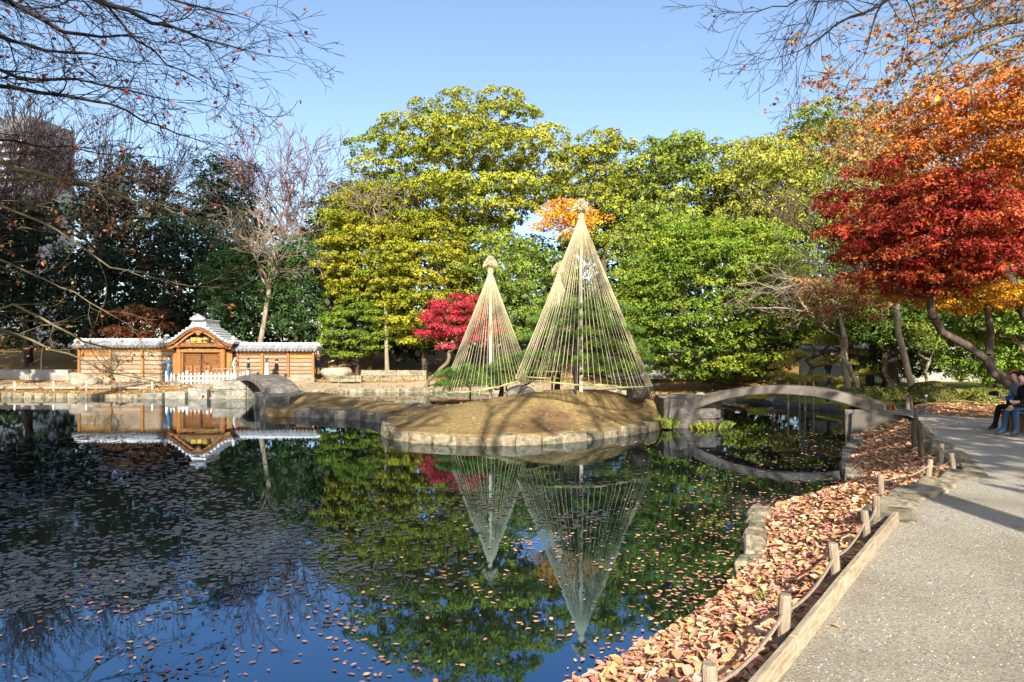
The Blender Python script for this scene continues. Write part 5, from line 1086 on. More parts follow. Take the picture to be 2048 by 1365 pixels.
bough_tree("maple_tree", "nearly leafless maple whose dark fine boughs reach in over the pond against the sky", 1, (-9.5, 8.0, 0.5), (-9.0, 8.4, 6.5), 0.24, [
    [(-40, -30, 8.5, .034), (60, 25, 8.6, .03), (130, 65, 8.8, .026), (190, 72, 9.0, .02), (240, 72, 9.2, .013)],
    [(100, -40, 8.0, .034), (210, 2, 8.2, .03), (290, 35, 8.4, .024), (350, 58, 8.6, .02), (420, 78, 8.8, .014), (480, 98, 9.0, .009)],
    [(200, -10, 9.0, .02), (260, 70, 9.2, .016), (330, 125, 9.4, .011), (400, 160, 9.6, .008)],
    [(-40, 170, 9.5, .032), (60, 186, 9.6, .028), (130, 192, 9.8, .024), (210, 205, 10, .020), (290, 240, 10.2, .014), (380, 275, 10.4, .009)],
    [(-40, 120, 9.0, .026), (60, 160, 9.1, .022), (160, 160, 9.3, .016), (250, 180, 9.5, .012), (330, 200, 9.8, .008)],
    [(-40, 60, 8.2, .026), (40, 90, 8.3, .02), (120, 100, 8.4, .016), (200, 110, 8.6, .011), (260, 125, 8.8, .008)],
    [(240, -30, 8.6, .022), (330, -5, 8.8, .018), (400, 15, 9.0, .012), (470, 30, 9.2, .008)],
    [(-40, 270, 10, .020), (50, 285, 10.2, .016), (150, 295, 10.4, .011), (230, 310, 10.6, .008)]],
    'bark_dark', gens=5, leaves=(520, 0.07, REDL), twig_len=0.52, minr=0.0032, side_step=0.27)
bough_tree("maple_tree", "sunlit yellowish maple boughs with scant rusty leaves reaching over the water before the gate wall", 2, (-9.8, 10.0, 0.5), (-9.4, 10.0, 5.2), 0.20, [
    [(-40, 312, 10, .04), (50, 342, 10.1, .036), (110, 358, 10.2, .032), (190, 378, 10.4, .026), (270, 405, 10.6, .018), (350, 428, 10.8, .012), (420, 448, 11, .008)],
    [(110, 358, 10.2, .022), (200, 365, 10.2, .018), (260, 390, 10.4, .013), (330, 410, 10.6, .009), (390, 425, 10.8, .007)],
    [(-40, 400, 9.6, .02), (60, 430, 9.8, .018), (150, 485, 10, .015), (230, 540, 10.2, .012), (320, 560, 10.4, .009), (410, 574, 10.6, .006)],
    [(-40, 640, 9.0, .018), (60, 682, 9.2, .016), (150, 715, 9.5, .013), (225, 748, 9.8, .010), (300, 762, 10, .006)],
    [(40, 610, 9.6, .018), (120, 662, 9.7, .016), (190, 690, 9.9, .013), (250, 704, 10, .010), (330, 690, 10.2, .006)],
    [(-40, 500, 9.4, .016), (60, 545, 9.6, .013), (150, 590, 9.9, .010), (240, 640, 10.2, .007)]],
    'bark_maple', gens=3, leaves=(700, 0.06, [(0.45, 0.24, 0.08), (0.36, 0.14, 0.06), (0.28, 0.10, 0.05)]), twig_len=0.42, minr=0.0034, side_step=0.36, up=0.0)
bough_tree("zelkova_tree", "tall bare tree whose drooping twigs enter against the open sky", 3, (14.0, 9.5, 0.5), (12.6, 9.8, 8.6), 0.3, [
    [(1830, -40, 10, .03), (1760, 12, 10, .024), (1690, 40, 10, .017), (1620, 85, 10, .010), (1570, 112, 10, .006)],
    [(1700, -60, 10.5, .02), (1640, -10, 10.5, .015), (1560, 10, 10.5, .010), (1490, 25, 10.5, .006)],
    [(1780, -40, 9.5, .02), (1755, 15, 9.5, .015), (1745, 60, 9.6, .009), (1735, 95, 9.7, .006)],
    [(1660, -50, 9.8, .016), (1640, 0, 9.8, .012), (1625, 40, 9.9, .007)]],
    'bark_dark', gens=4, twig_len=0.45, minr=0.0038, side_step=0.30, flatten=0.8, leaves=(60, 0.06, REDL))
bough_tree("cherry_tree", "half-bare tree with brown boughs and scattered orange-brown leaves above the maples", 4, (14.2, 13.5, 0.6), (13.6, 13.5, 7.5), 0.26, [
    [(2100, 25, 13, .06), (1990, 50, 13, .05), (1940, 66, 13, .042), (1880, 95, 13.1, .032), (1810, 140, 13.2, .022), (1750, 178, 13.3, .014), (1690, 215, 13.4, .007)],
    [(2090, 60, 12.6, .04), (1990, 85, 12.6, .032), (1900, 130, 12.6, .022), (1830, 185, 12.8, .014), (1770, 225, 13, .008)],
    [(2090, -20, 12.8, .04), (1990, -5, 12.8, .03), (1900, 30, 12.9, .022), (1820, 70, 13, .014), (1750, 100, 13.1, .008)],
    [(2090, 100, 12.4, .034), (2000, 125, 12.4, .028), (1920, 180, 12.5, .018), (1850, 220, 12.6, .010)],
    [(1990, -40, 13.4, .03), (1900, -20, 13.4, .022), (1830, 10, 13.5, .014), (1770, 45, 13.6, .008)]],
    'bark_maple', gens=4, leaves=(5200, 0.085, [(0.45, 0.24, 0.05), (0.50, 0.18, 0.04), (0.36, 0.20, 0.05), (0.45, 0.10, 0.05)]), twig_len=0.6, minr=0.004, side_step=0.26)
# young bare tree before the gate wall
bare_tree("bare_sapling", "small bare crooked tree before the wooden wall wing", 5, (*P(222, 0, 41)[:2], 0.42), 3.0, 0.9, 5, 'bark_maple', spread=(40, 75), radius=0.07, trop=(0, 0, 0.0), along=0.35, minr=0.008, first=5, lr=0.75)
# ------------------------------------------------------------------ people
def cloth(name, c, var=0.25, rough=0.85):
    a = tuple(x * (1 - var) for x in c); b = tuple(min(1, x * (1 + var)) for x in c); return surf_mat(name, [(0.3, a), (0.7, b)], 6.0, rough, 0.3, bscale=25, spec=0.15)
SKIN = cloth("skin", (0.52, 0.33, 0.24), 0.08, 0.6); HAIRB = cloth("hair_black", (0.018, 0.014, 0.012), 0.3, 0.5); HAIRR = cloth("hair_brown", (0.11, 0.045, 0.02), 0.3, 0.5)
def person(label, loc, heading, top, legs, shoes, pose='stand', arms=('down', 'down'), height=1.66, hair=HAIRB, long_hair=False, coat=None, coat_len=0.5, lean=0.0, cap=None, group="visitors strolling by the gate", stride=0.12, head_turn=0.0):
    """one continuous skinned body; local +Y is forward"""
    k = height / 1.70; V = []; E = []; Rr = []
    def vt(p, r, par=None):
        V.append((p[0] * k, p[1] * k, p[2] * k)); Rr.append((r[0] * k, r[1] * k) if hasattr(r, '__len__') else (r * k, r * k))
        if par is not None: E.append((par, len(V) - 1))
        return len(V) - 1
    sit = pose == 'sit'; hz = 0.50 if sit else 0.93
    def L(y, z): return (y * math.cos(lean) + z * math.sin(lean), z * math.cos(lean) - y * math.sin(lean))
    def up(x, y, z): yy, zz = L(y, z - hz); return (x, yy, hz + zz)
    pel = vt((0, 0, hz), (0.155, 0.11)); sp1 = vt(up(0, 0, hz + 0.14), (0.135, 0.10), pel); sp2 = vt(up(0, 0.005, hz + 0.28), (0.155, 0.11), sp1); ch = vt(up(0, 0, hz + 0.42), (0.165, 0.105), sp2)
    nk = vt(up(0, 0.01, hz + 0.53), 0.056, ch); hb = vt(up(0, 0.03, hz + 0.60), (0.068, 0.075), nk); hm = vt(up(0, 0.035, hz + 0.68), (0.083, 0.098), hb); ht = vt(up(0, 0.02, hz + 0.755), (0.062, 0.078), hm)
    ns = vt(up(0, 0.115, hz + 0.66), 0.014, hm); hands = []
    for s, arm in zip((-1, 1), arms):
        sh = vt(up(s * 0.175, 0, hz + 0.455), 0.068, ch)
        if arm == 'down': el, wr, hd = up(s * 0.235, -0.02, hz + 0.18), up(s * 0.25, 0.05, hz - 0.06), up(s * 0.245, 0.08, hz - 0.13)
        elif arm == 'camera': el, wr, hd = up(s * 0.25, 0.16, hz + 0.27), up(s * 0.10, 0.30, hz + 0.50), up(s * 0.055, 0.32, hz + 0.57)
        elif arm == 'lap': el, wr, hd = up(s * 0.235, 0.05, hz + 0.20), up(s * 0.14, 0.30, hz + 0.16), up(s * 0.09, 0.38, hz + 0.18)
        elif arm == 'fore': el, wr, hd = up(s * 0.22, 0.08, hz + 0.20), up(s * 0.13, 0.30, hz + 0.27), up(s * 0.10, 0.38, hz + 0.30)
        else: el, wr, hd = up(s * 0.24, -0.05, hz + 0.18), up(s * 0.20, 0.06, hz - 0.02), up(s * 0.18, 0.08, hz - 0.06)
        e = vt(el, 0.048, sh); w = vt(wr, 0.030, e); h = vt(hd, (0.034, 0.022), w); hands.append(Vector(hd) * k)
        d_ = (Vector(hd) - Vector(wr)).normalized(); sx = d_.cross(Vector((0, 1, 0.3))).normalized()
        for f in range(4):
            o_ = sx * (f - 1.5) * 0.018; a_ = Vector(hd) + d_ * 0.045 + o_; b_ = a_ + d_ * (0.035 + 0.008 * (1 - abs(f - 1.4))) + Vector((-s * 0.012, 0.006, 0)); fi = vt(a_, 0.0095, h); vt(b_, 0.008, fi)
        th_ = vt(Vector(hd) + sx * 0.035 * s + d_ * 0.005, 0.010, h); vt(Vector(hd) + sx * 0.045 * s + d_ * 0.045, 0.0085, th_)
    for s in (-1, 1):
        hp = vt((s * 0.09, 0, hz - 0.05), (0.088, 0.095), pel)
        if sit: kn = vt((s * 0.11, 0.44, hz + 0.02), 0.068, hp); an = vt((s * 0.11, 0.46 + 0.05 * s, 0.09), 0.045, kn); he = vt((s * 0.11, 0.43 + 0.05 * s, 0.045), 0.04, an); vt((s * 0.12, 0.60 + 0.05 * s, 0.035), (0.042, 0.03), an)
        else:
            y = s * stride; md = vt((s * 0.095, y * 0.25 + 0.01, hz - 0.25), 0.082, hp); kn = vt((s * 0.095, y * 0.55 + 0.02, 0.49), 0.060, md); cf = vt((s * 0.095, y * 0.8 - 0.015, 0.33), 0.056, kn); an = vt((s * 0.095, y - 0.02, 0.09), 0.04, cf); vt((s * 0.10, y - 0.05, 0.04), 0.036, an); vt((s * 0.11, y + 0.13, 0.03), (0.04, 0.028), an)
    me = bpy.data.meshes.new("body"); me.from_pydata(V, E, []); ob = bpy.data.objects.new("body_tmp", me); COL.objects.link(ob)
    m1 = ob.modifiers.new("s", 'SKIN'); m1.use_smooth_shade = True; m1.branch_smoothing = 0.4
    for i, r in enumerate(Rr): me.skin_vertices[0].data[i].radius = r
    me.skin_vertices[0].data[0].use_root = True
    m2 = ob.modifiers.new("u", 'SUBSURF'); m2.levels = m2.render_levels = 2 if sit else 1
    dg = bpy.context.evaluated_depsgraph_get(); dg.update()
    bm_ = bpy.data.meshes.new_from_object(ob.evaluated_get(dg)); bpy.data.objects.remove(ob); bm_.name = "body"
    for m in (top, legs, SKIN, shoes): bm_.materials.append(m)
    neck = Vector(V[nk]); 
    for p in bm_.polygons:
        c = p.center; mi = 0
        if (c - neck).dot((Vector(V[hm]) - neck).normalized()) > 0.0 and (c - Vector(V[hm])).length < 0.24 * k: mi = 2
        elif any((c - h).length < 0.08 * k for h in hands): mi = 2
        elif c.z < 0.085 * k: mi = 3
        elif c.z < (hz - (0.0 if not sit else -0.06)) * k and (not sit or c.y > -0.25) and not any((c - h).length < 0.34 * k and abs(c.x) > 0.17 * k and c.z > (hz - 0.12) * k for h in hands): mi = 1
        p.material_index = mi; p.use_smooth = True
    o = empty("person", loc, heading); link("body", bm_, o)
    hc = Vector(V[hm]); R3 = Matrix.Rotation(-lean, 3, 'X')
    # hair: a shell round skull, open over the face
    bm = bmesh.new(); bmesh.ops.create_uvsphere(bm, u_segments=16, v_segments=10, radius=1.0)
    dele = [v for v in bm.verts if v.co.y > 0.35 and v.co.z < 0.45 or (v.co.z < -0.55)]
    bmesh.ops.delete(bm, geom=dele, context='VERTS')
    for v in bm.verts: v.co = R3 @ Vector((v.co.x * 0.098, v.co.y * 0.112 + 0.0, v.co.z * 0.118 + 0.028)) * k + hc
    hm_ = bpy.data.meshes.new("hair"); bm.to_mesh(hm_); bm.free(); hm_.materials.append(hair); [setattr(p, 'use_smooth', True) for p in hm_.polygons]; link("hair", hm_, o)
    if long_hair:
        b = MB(); prof = [(0.085, 0.05, 0.0), (0.10, 0.0, -0.02), (0.105, -0.12, -0.03), (0.10, -0.24, -0.02), (0.07, -0.36, 0.0)]; n = 10
        vs = []; 
        for (r, z, y) in prof:
            for i in range(n): a = math.pi * (1.0 + i / (n - 1)); vs.append(hc + R3 @ (Vector((r * math.cos(a) * 1.0, r * math.sin(a) * 0.95 - 0.01, z)) * k))
        for (r, z, y) in prof:
            for i in range(n): a = math.pi * (1.0 + i / (n - 1)); vs.append(hc + R3 @ (Vector((r * 0.75 * math.cos(a), r * 0.75 * math.sin(a) * 0.9, z)) * k))
        m = len(prof) * n; fs = []
        for q in range(2):
            for i in range(len(prof) - 1):
                for j in range(n - 1): a = q * m + i * n + j; fs.append((a, a + 1, a + n + 1, a + n))
        b.add(vs, fs); b.build("long_hair", hair, o, smooth=True)
    if cap is not None: MB().lathe([(0.105 * k, 0), (0.11 * k, 0.03), (0.09 * k, 0.09), (0.02, 0.12)], 12).lathe([(0.14 * k, 0.0), (0.14 * k, 0.012)], 12).build("hat", cap, o, loc=hc + Vector((0, -0.01, 0.045 * k)))
    for s in (-1, 1): MB().lathe([(0.004, 0), (0.011, 0.004), (0.004, 0.01)], 6).build("eye", HAIRB, o, loc=hc + R3 @ Vector((s * 0.034 * k, 0.088 * k, -0.005)), rot=(R(-90), 0, 0))
    if coat is not None:
        b = MB(); n = 16; vs = []; zt, zb = hz + 0.44, hz - coat_len
        for i, t in enumerate(np.linspace(0, 1, 8)):
            z = zt + (zb - zt) * t; w = 0.175 + 0.015 * math.sin(t * 3) + 0.07 * max(0, t - 0.4); dp = 0.125 + 0.01 * math.sin(t * 3) + 0.07 * max(0, t - 0.4)
            for j in range(n): a = 2 * math.pi * j / n; q = up(w * math.cos(a) * (1 + 0.03 * math.sin(5 * a)), dp * math.sin(a) * (1 + 0.03 * math.sin(5 * a)), z); vs.append(Vector(q) * k)
        b.add(vs, [(i * n + j, i * n + (j + 1) % n, i * n + n + (j + 1) % n, i * n + n + j) for i in range(7) for j in range(n)] + [tuple(range(n))]); b.build("coat", coat, o, smooth=True)
    tag(o, label, 'person', group); return o
C_ = lambda n, c, **kw: cloth("cloth_" + n, c, **kw)
BLUE = C_("blue", (0.05, 0.14, 0.27)); WHITE = C_("white", (0.70, 0.68, 0.64), var=0.1); NAVY = C_("navy", (0.03, 0.045, 0.08)); BLACK = C_("black", (0.015, 0.014, 0.016)); DENIM = C_("denim", (0.045, 0.09, 0.16)); GREY = C_("grey", (0.16, 0.17, 0.20)); OLIVE = C_("olive", (0.13, 0.15, 0.06)); BROWN = C_("brown", (0.14, 0.09, 0.05)); PALE = C_("pale", (0.45, 0.46, 0.44)); SHOE = C_("shoe", (0.05, 0.045, 0.04)); TAN = C_("tan", (0.35, 0.27, 0.17))
def stand_at(u, d, z=None): x, y = (u - CX) / F * d, d; return (x, y, ground_at(x, y) + 0.03 if z is None else z)
person("person in a blue and white jacket and blue trousers photographing before the wooden wall", stand_at(338, 41.5), R(70), BLUE, BLUE, SHOE, arms=('camera', 'camera'), height=1.70, group=None)
# the white front of that jacket is a vest
person("person in a white top walking past the white picket fence with a green pack", stand_at(469, 42.0), R(-75), WHITE, PALE, SHOE, arms=('down', 'pocket'), height=1.72, cap=BLACK)
x, y, z = stand_at(474.5, 42.0)
bp_ = empty("backpack", (x - 0.02, y - 0.05, z + 1.02), R(-75))
MB().box((0, -0.28, 0.15), (0.34, 0.20, 0.52), taper=0.82).build("sack", OLIVE, bp_, bevel=0.05); MB().box((0, -0.40, 0.05), (0.24, 0.08, 0.24), taper=0.85).build("pocket", OLIVE, bp_, bevel=0.025)
for s in (-1, 1): MB().tube([(s * 0.10, -0.19, 0.36), (s * 0.12, -0.05, 0.42), (s * 0.13, 0.10, 0.25), (s * 0.12, -0.1, -0.02)], 0.018, 5).build("strap", BLACK, bp_)
tag(bp_, "green patterned backpack worn by the walker in white", 'backpack')
person("person in a navy jacket walking past the wooden wall", stand_at(497, 43.0), R(-80), NAVY, TAN, SHOE, arms=('down', 'pocket'), height=1.60)
person("person in a long white coat with dark hair beside the one in black", stand_at(534, 43.4), R(-65), WHITE, PALE, SHOE, arms=('pocket', 'down'), height=1.58, coat=WHITE, coat_len=0.30, long_hair=True)
person("person in a long black coat beside the one in white", stand_at(553, 42.8), R(-60), BLACK, GREY, SHOE, arms=('down', 'pocket'), height=1.60, coat=BLACK, coat_len=0.45, cap=C_("maroon", (0.10, 0.04, 0.04)))
person("person in an olive jacket and blue jeans raising a camera by the wall end", stand_at(637, 47.0, 0.95), R(150), BROWN, DENIM, SHOE, arms=('camera', 'camera'), height=1.68, hair=HAIRR, group=None)
person("person in brown bending down beside the photographer in jeans", stand_at(652, 47.4, 0.75), R(-100), BROWN, BROWN, SHOE, arms=('fore', 'fore'), height=1.6, lean=1.0, group=None)
person("person in dark navy standing behind the twisted pine", stand_at(1657, 33.0), R(30), NAVY, NAVY, SHOE, arms=('down', 'down'), height=1.62, group=None)
# seated pair at the path side
gx0, gy0 = G(2062, 872, PZ)
person("seated person in blue jeans and dark jacket leaning forward on the wooden bench", (gx0 - 0.02, gy0 - 0.1, PZ), R(90), BLACK, DENIM, SHOE, pose='sit', arms=('fore', 'lap'), height=1.72, lean=0.28, group="pair seated at the path side")
person("seated long-haired person in a grey coat holding a camera", (gx0 + 0.42, gy0 + 0.75, PZ), R(88), GREY, BLACK, SHOE, pose='sit', arms=('fore', 'fore'), height=1.72, hair=HAIRR, long_hair=True, lean=0.22, group="pair seated at the path side")
bn = empty("bench", (gx0 + 0.30, gy0 + 0.35, PZ)); 
for k in range(4): MB().box((-0.20 + 0.16 * k, 0, 0.405), (0.15, 1.35, 0.05)).build("slat", M['wood_gate'], bn, bevel=0.008)
for s in (-1, 1): MB().box((0.04, s * 0.5, 0.19), (0.58, 0.10, 0.38)).build("leg", M['wood_gate'], bn, bevel=0.01)
tag(bn, "reddish wooden slatted bench under the seated pair", 'bench')
cm = empty("camera_body", (gx0 + 0.42 - 0.60, gy0 + 0.75, PZ + 0.80)); MB().box((0, 0, 0), (0.07, 0.14, 0.10)).build("housing", BLACK, cm, bevel=0.01); MB().tube([(-0.03, 0, 0), (-0.12, 0, 0)], 0.036, 10).build("lens", BLACK, cm)
tag(cm, "black camera in the hands of the long-haired seated person", 'camera')
bg_ = empty("shoulder_bag", (gx0 - 0.02, gy0 + 0.40, PZ + 0.66)); MB().box((0, 0, 0), (0.22, 0.30, 0.24), taper=0.85).build("sack", BLACK, bg_, bevel=0.03); MB().box((-0.115, 0, 0.06), (0.02, 0.22, 0.10)).build("flap", C_("bagblue", (0.03, 0.10, 0.28)), bg_, bevel=0.005)
tag(bg_, "black bag with a bright blue flap between the seated pair", 'bag')
# ------------------------------------------------------------------ shade trees standing behind and beside the photographer
bare_tree("shade_tree", "tall bare tree standing on the path behind the view", 901, (-2.0, -6.0, 0.6), 19.0, 7.5, 6, 'bark', spread=(20, 42), radius=0.36, along=0.2, minr=0.05, first=4, split=(2, 2), leaves=(900, 0.14, ORG, 0))
bare_tree("shade_tree", "bare tree at the edge of the path whose trunk shadow crosses the gravel", 902, (5.15, -0.6, 0.6), 15.0, 6.0, 6, 'bark', spread=(20, 42), radius=0.26, along=0.2, minr=0.04, first=4, split=(2, 2), leaves=(700, 0.12, ORG, 0))
bare_tree("shade_tree", "bare tree on the near shore behind the view", 903, (-7.5, -3.5, 0.6), 21.0, 8.0, 6, 'bark', spread=(20, 45), radius=0.34, along=0.2, minr=0.05, first=4, split=(2, 2), leaves=(900, 0.16, ORG, 0))
make_rng = np.random.default_rng(77)
def shade_crown(label, seed, base, h, c, rad, nclump, clump, cols, leaf, tufts, leaves_, trunk_r=0.2):
    rng = np.random.default_rng(seed); base = np.array(base, float); o = empty("shade_tree", base)
    pts = crown_points(rng, c, rad, nclump, 0.2, clump * 0.7, 2.0, -2.0); radii = clump * (0.7 + 0.5 * rng.random(len(pts)))
    pos, nrm, sz, col = foliage(rng, pts, radii, cols, tufts * 0.7, int(leaves_ * 0.7), leaf * 1.4, clump * 0.35, 0.5)
    p0, p1, r0, r1 = skeleton(rng, base, (c[0], c[1], c[2]), pts, trunk_r)
    V, Fq = prisms(p0 - base, p1 - base, r0, r1, 6); link("trunk", mesh_np("trunk", V, Fq, M['bark'], smooth=True), o)
    V, Fq, C = leaf_quads(rng, pos - base, nrm, sz, col, 0.7); link("crown", mesh_np("crown", V, Fq, M['leaf'], C), o); tag(o, label, 'tree')
shade_crown("orange maple shading the gravel path behind the view", 911, (10.5, -2.0, 0.6), 10, (9.4, -1.0, 8.2), (4.0, 3.0, 2.4), 64, 0.9, ORG, 0.2, 11, 11)
shade_crown("maple shading the bank and bridge end from beside the path", 912, (13.5, 2.5, 0.6), 10, (11.8, 3.5, 8.6), (3.4, 3.0, 1.8), 36, 0.9, ORG, 0.2, 10, 11)
shade_crown("big evergreen standing beyond the far bank end, shading the grey wall", 913, (-33, 34, 0.5), 20, (-34, 34, 13), (5.0, 5.0, 6.5), 60, 1.8, DK, 0.4, 14, 16, 0.4)
shade_crown("second big evergreen beyond the far bank end", 914, (-43, 42, 0.5), 22, (-42, 42, 15), (5.5, 5.0, 7.0), 60, 1.9, DK, 0.45, 14, 16, 0.4)

for k, (x, y, lab) in enumerate([(-21.5, 14.0, "added tall evergreen out of view, crown raised to shade the wood behind the gate"), (-30, 15.5, "second added tall evergreen out of view, crown raised to cast shade"), (-38.5, 17, "third added tall evergreen out of view, crown raised to cast shade")]):
    shade_crown(lab, 920 + k, (x, y, 0.5), 33, (x, y, 28.0), (5.2, 4.5, 5.5), 46, 2.0, DK, 0.5, 12, 14, 0.5)  # unseen trees added for their shade, crowns set high to clear the gate
for k, (x, y, lab) in enumerate([(-9.5, -3.5, "evergreen on the near shore shading the lily pads, closest to the path"), (-15.5, -2.5, "evergreen in the middle of the near shore row shading the lily pads"), (-22, -1.5, "evergreen at the far end of the near shore row shading the lily pads")]):
    shade_crown(lab, 930 + k, (x, y, 0.5), 17, (x, y, 9.6), (3.3, 3.0, 6.4), 44, 1.6, DK, 0.45, 10, 12, 0.35)
# ------------------------------------------------------------------ fallen leaves
LIT = [(0.62, 0.36, 0.20), (0.70, 0.46, 0.28), (0.55, 0.24, 0.14), (0.62, 0.22, 0.18), (0.72, 0.52, 0.30), (0.48, 0.27, 0.12), (0.66, 0.40, 0.14), (0.60, 0.30, 0.27), (0.40, 0.18, 0.09)]
def leaf_shapes(rng, pos, size, cols, tilt=0.35, curl=0.25):
    """six-cornered curled leaves lying about"""
    n = len(pos); nr = unit(np.column_stack([rng.normal(0, tilt, (n, 2)), np.ones(n)])); t = unit(np.cross(nr, rand_dirs(rng, n))); b = np.cross(nr, t); s = size[:, None]; w = s * rng.uniform(0.16, 0.34, (n, 1)); cu = s * rng.normal(0, curl, (n, 1))
    V = np.empty((n, 6, 3), np.float32)
    V[:, 0] = pos - t * s * 0.5; V[:, 1] = pos - t * s * 0.12 + b * w + nr * cu * 0.6; V[:, 2] = pos + t * s * 0.2 + b * w * 0.8 + nr * cu * 0.7
    V[:, 3] = pos + t * s * 0.5 + nr * cu * 0.3; V[:, 4] = pos + t * s * 0.2 - b * w * 0.8 + nr * cu * 0.7; V[:, 5] = pos - t * s * 0.12 - b * w + nr * cu * 0.6
    i = np.arange(n)[:, None] * 6; Fq = np.concatenate([i + np.array([[0, 1, 2, 3]]), i + np.array([[0, 3, 4, 5]])])
    return V.reshape(-1, 3), Fq, np.repeat(cols, 6, 0)
PATHP = np.array(PATH)
def bank_litter():
    rng = np.random.default_rng(8); P_, S_ = [], []
    for (x0, x1, y0, y1, dens, sz) in [(-0.8, 4.2, 2.6, 7.0, 760, 0.088), (1.0, 6.5, 7.0, 11.0, 560, 0.088), (2.5, 9.5, 11.0, 19.5, 250, 0.10), (8.5, 20, 17.0, 23.5, 60, 0.12)]:
        n = int((x1 - x0) * (y1 - y0) * dens); p = np.column_stack([rng.uniform(x0, x1, n), rng.uniform(y0, y1, n)])
        s, _ = seg_dist(p, POND); sp, _ = seg_dist(p, PATHP); ok = (s < -0.01) & (sp < -0.03); p = p[ok]; s = -s[ok]
        z = land_z(p[:, 0], p[:, 1], s) + rng.uniform(0.006, 0.03, len(p)); P_.append(np.column_stack([p, z])); S_.append(sz * rng.uniform(0.6, 1.35, len(p)))
    p = np.concatenate(P_); s = np.concatenate(S_); V, Fq, C = leaf_shapes(rng, p, s, pal(rng, len(p), LIT, 0.16))
    tag(link("fallen_leaves", mesh_np("fallen_leaves", V, Fq, M['litter'], C)), "thick carpet of salmon and tan fallen leaves on the near bank", "leaves", kind='stuff')
    # scattered on the island and the far banks
    n = 2600; p = np.column_stack([rng.uniform(-11, 7.5, n), rng.uniform(17.4, 32, n)]); s, _ = seg_dist(p, ISLE); ok = (s > 0.2) & (rng.random(n) < np.where(p[:, 0] > 0.5, 0.9, 0.35)); p = p[ok]
    z = isle_z(p[:, 0], p[:, 1], s[ok]) + 0.015; q = np.column_stack([p, z]); sz = 0.07 * rng.uniform(0.6, 1.3, len(q))
    n = 9000; p = np.column_stack([rng.uniform(-30, 16, n), rng.uniform(36, 50, n)]); s, _ = seg_dist(p, POND); ok = s < -0.3; p = p[ok]; z = land_z(p[:, 0], p[:, 1], -s[ok]) + 0.04
    q = np.concatenate([q, np.column_stack([p, z])]); sz = np.concatenate([sz, 0.14 * rng.uniform(0.6, 1.3, len(p))])
    n = 240; p = np.column_stack([rng.uniform(0.5, 12, n), rng.uniform(2.5, 17, n)]); sp, _ = seg_dist(p, PATHP); p = p[sp > 0.05]; q = np.concatenate([q, np.column_stack([p, np.full(len(p), PZ + 0.012)])]); sz = np.concatenate([sz, 0.055 * rng.uniform(0.5, 1.2, len(p))])
    V, Fq, C = leaf_shapes(rng, q, sz, pal(rng, len(q), LIT + [(0.62, 0.42, 0.12)] * 3, 0.16))
    tag(link("scattered_leaves", mesh_np("scattered_leaves", V, Fq, M['litter'], C)), "thin scatter of fallen leaves on the mound, far banks and gravel", "leaves", kind='stuff')
bank_litter()
# ------------------------------------------------------------------ gravel grains near the camera
def grains():
    rng = np.random.default_rng(9); n = 6000; y = 2.2 + 6.5 * rng.random(n) ** 1.7; x = rng.uniform(0.3, 1.0, n) * (0.3 + 0.8 * y); p = np.column_stack([x, y]); sp, _ = seg_dist(p, PATHP); p = p[sp > 0.02]; n = len(p)
    s = rng.uniform(0.002, 0.0065, n); a = rng.random(n) * 6.28; c0 = np.column_stack([p, np.full(n, PZ)])
    V = np.empty((n, 5, 3), np.float32)
    for k in range(4): V[:, k] = c0 + np.column_stack([s * np.cos(a + k * 1.57), s * np.sin(a + k * 1.57), np.zeros(n)])
    V[:, 4] = c0 + np.column_stack([s * rng.normal(0, .3, n), s * rng.normal(0, .3, n), s * 0.9]); i = np.arange(n)[:, None] * 5
    Ft = np.concatenate([i + np.array([[k, (k + 1) % 4, 4]]) for k in range(4)])
    C = np.repeat(pal(rng, n, [(0.60, 0.55, 0.46), (0.45, 0.40, 0.33), (0.66, 0.61, 0.52), (0.30, 0.26, 0.21)], 0.1), 5, 0)
    tag(link("gravel", mesh_np("gravel", V.reshape(-1, 3), Ft, M['litter'], C)), "loose gravel grains on the path", "gravel", kind='stuff')
grains()
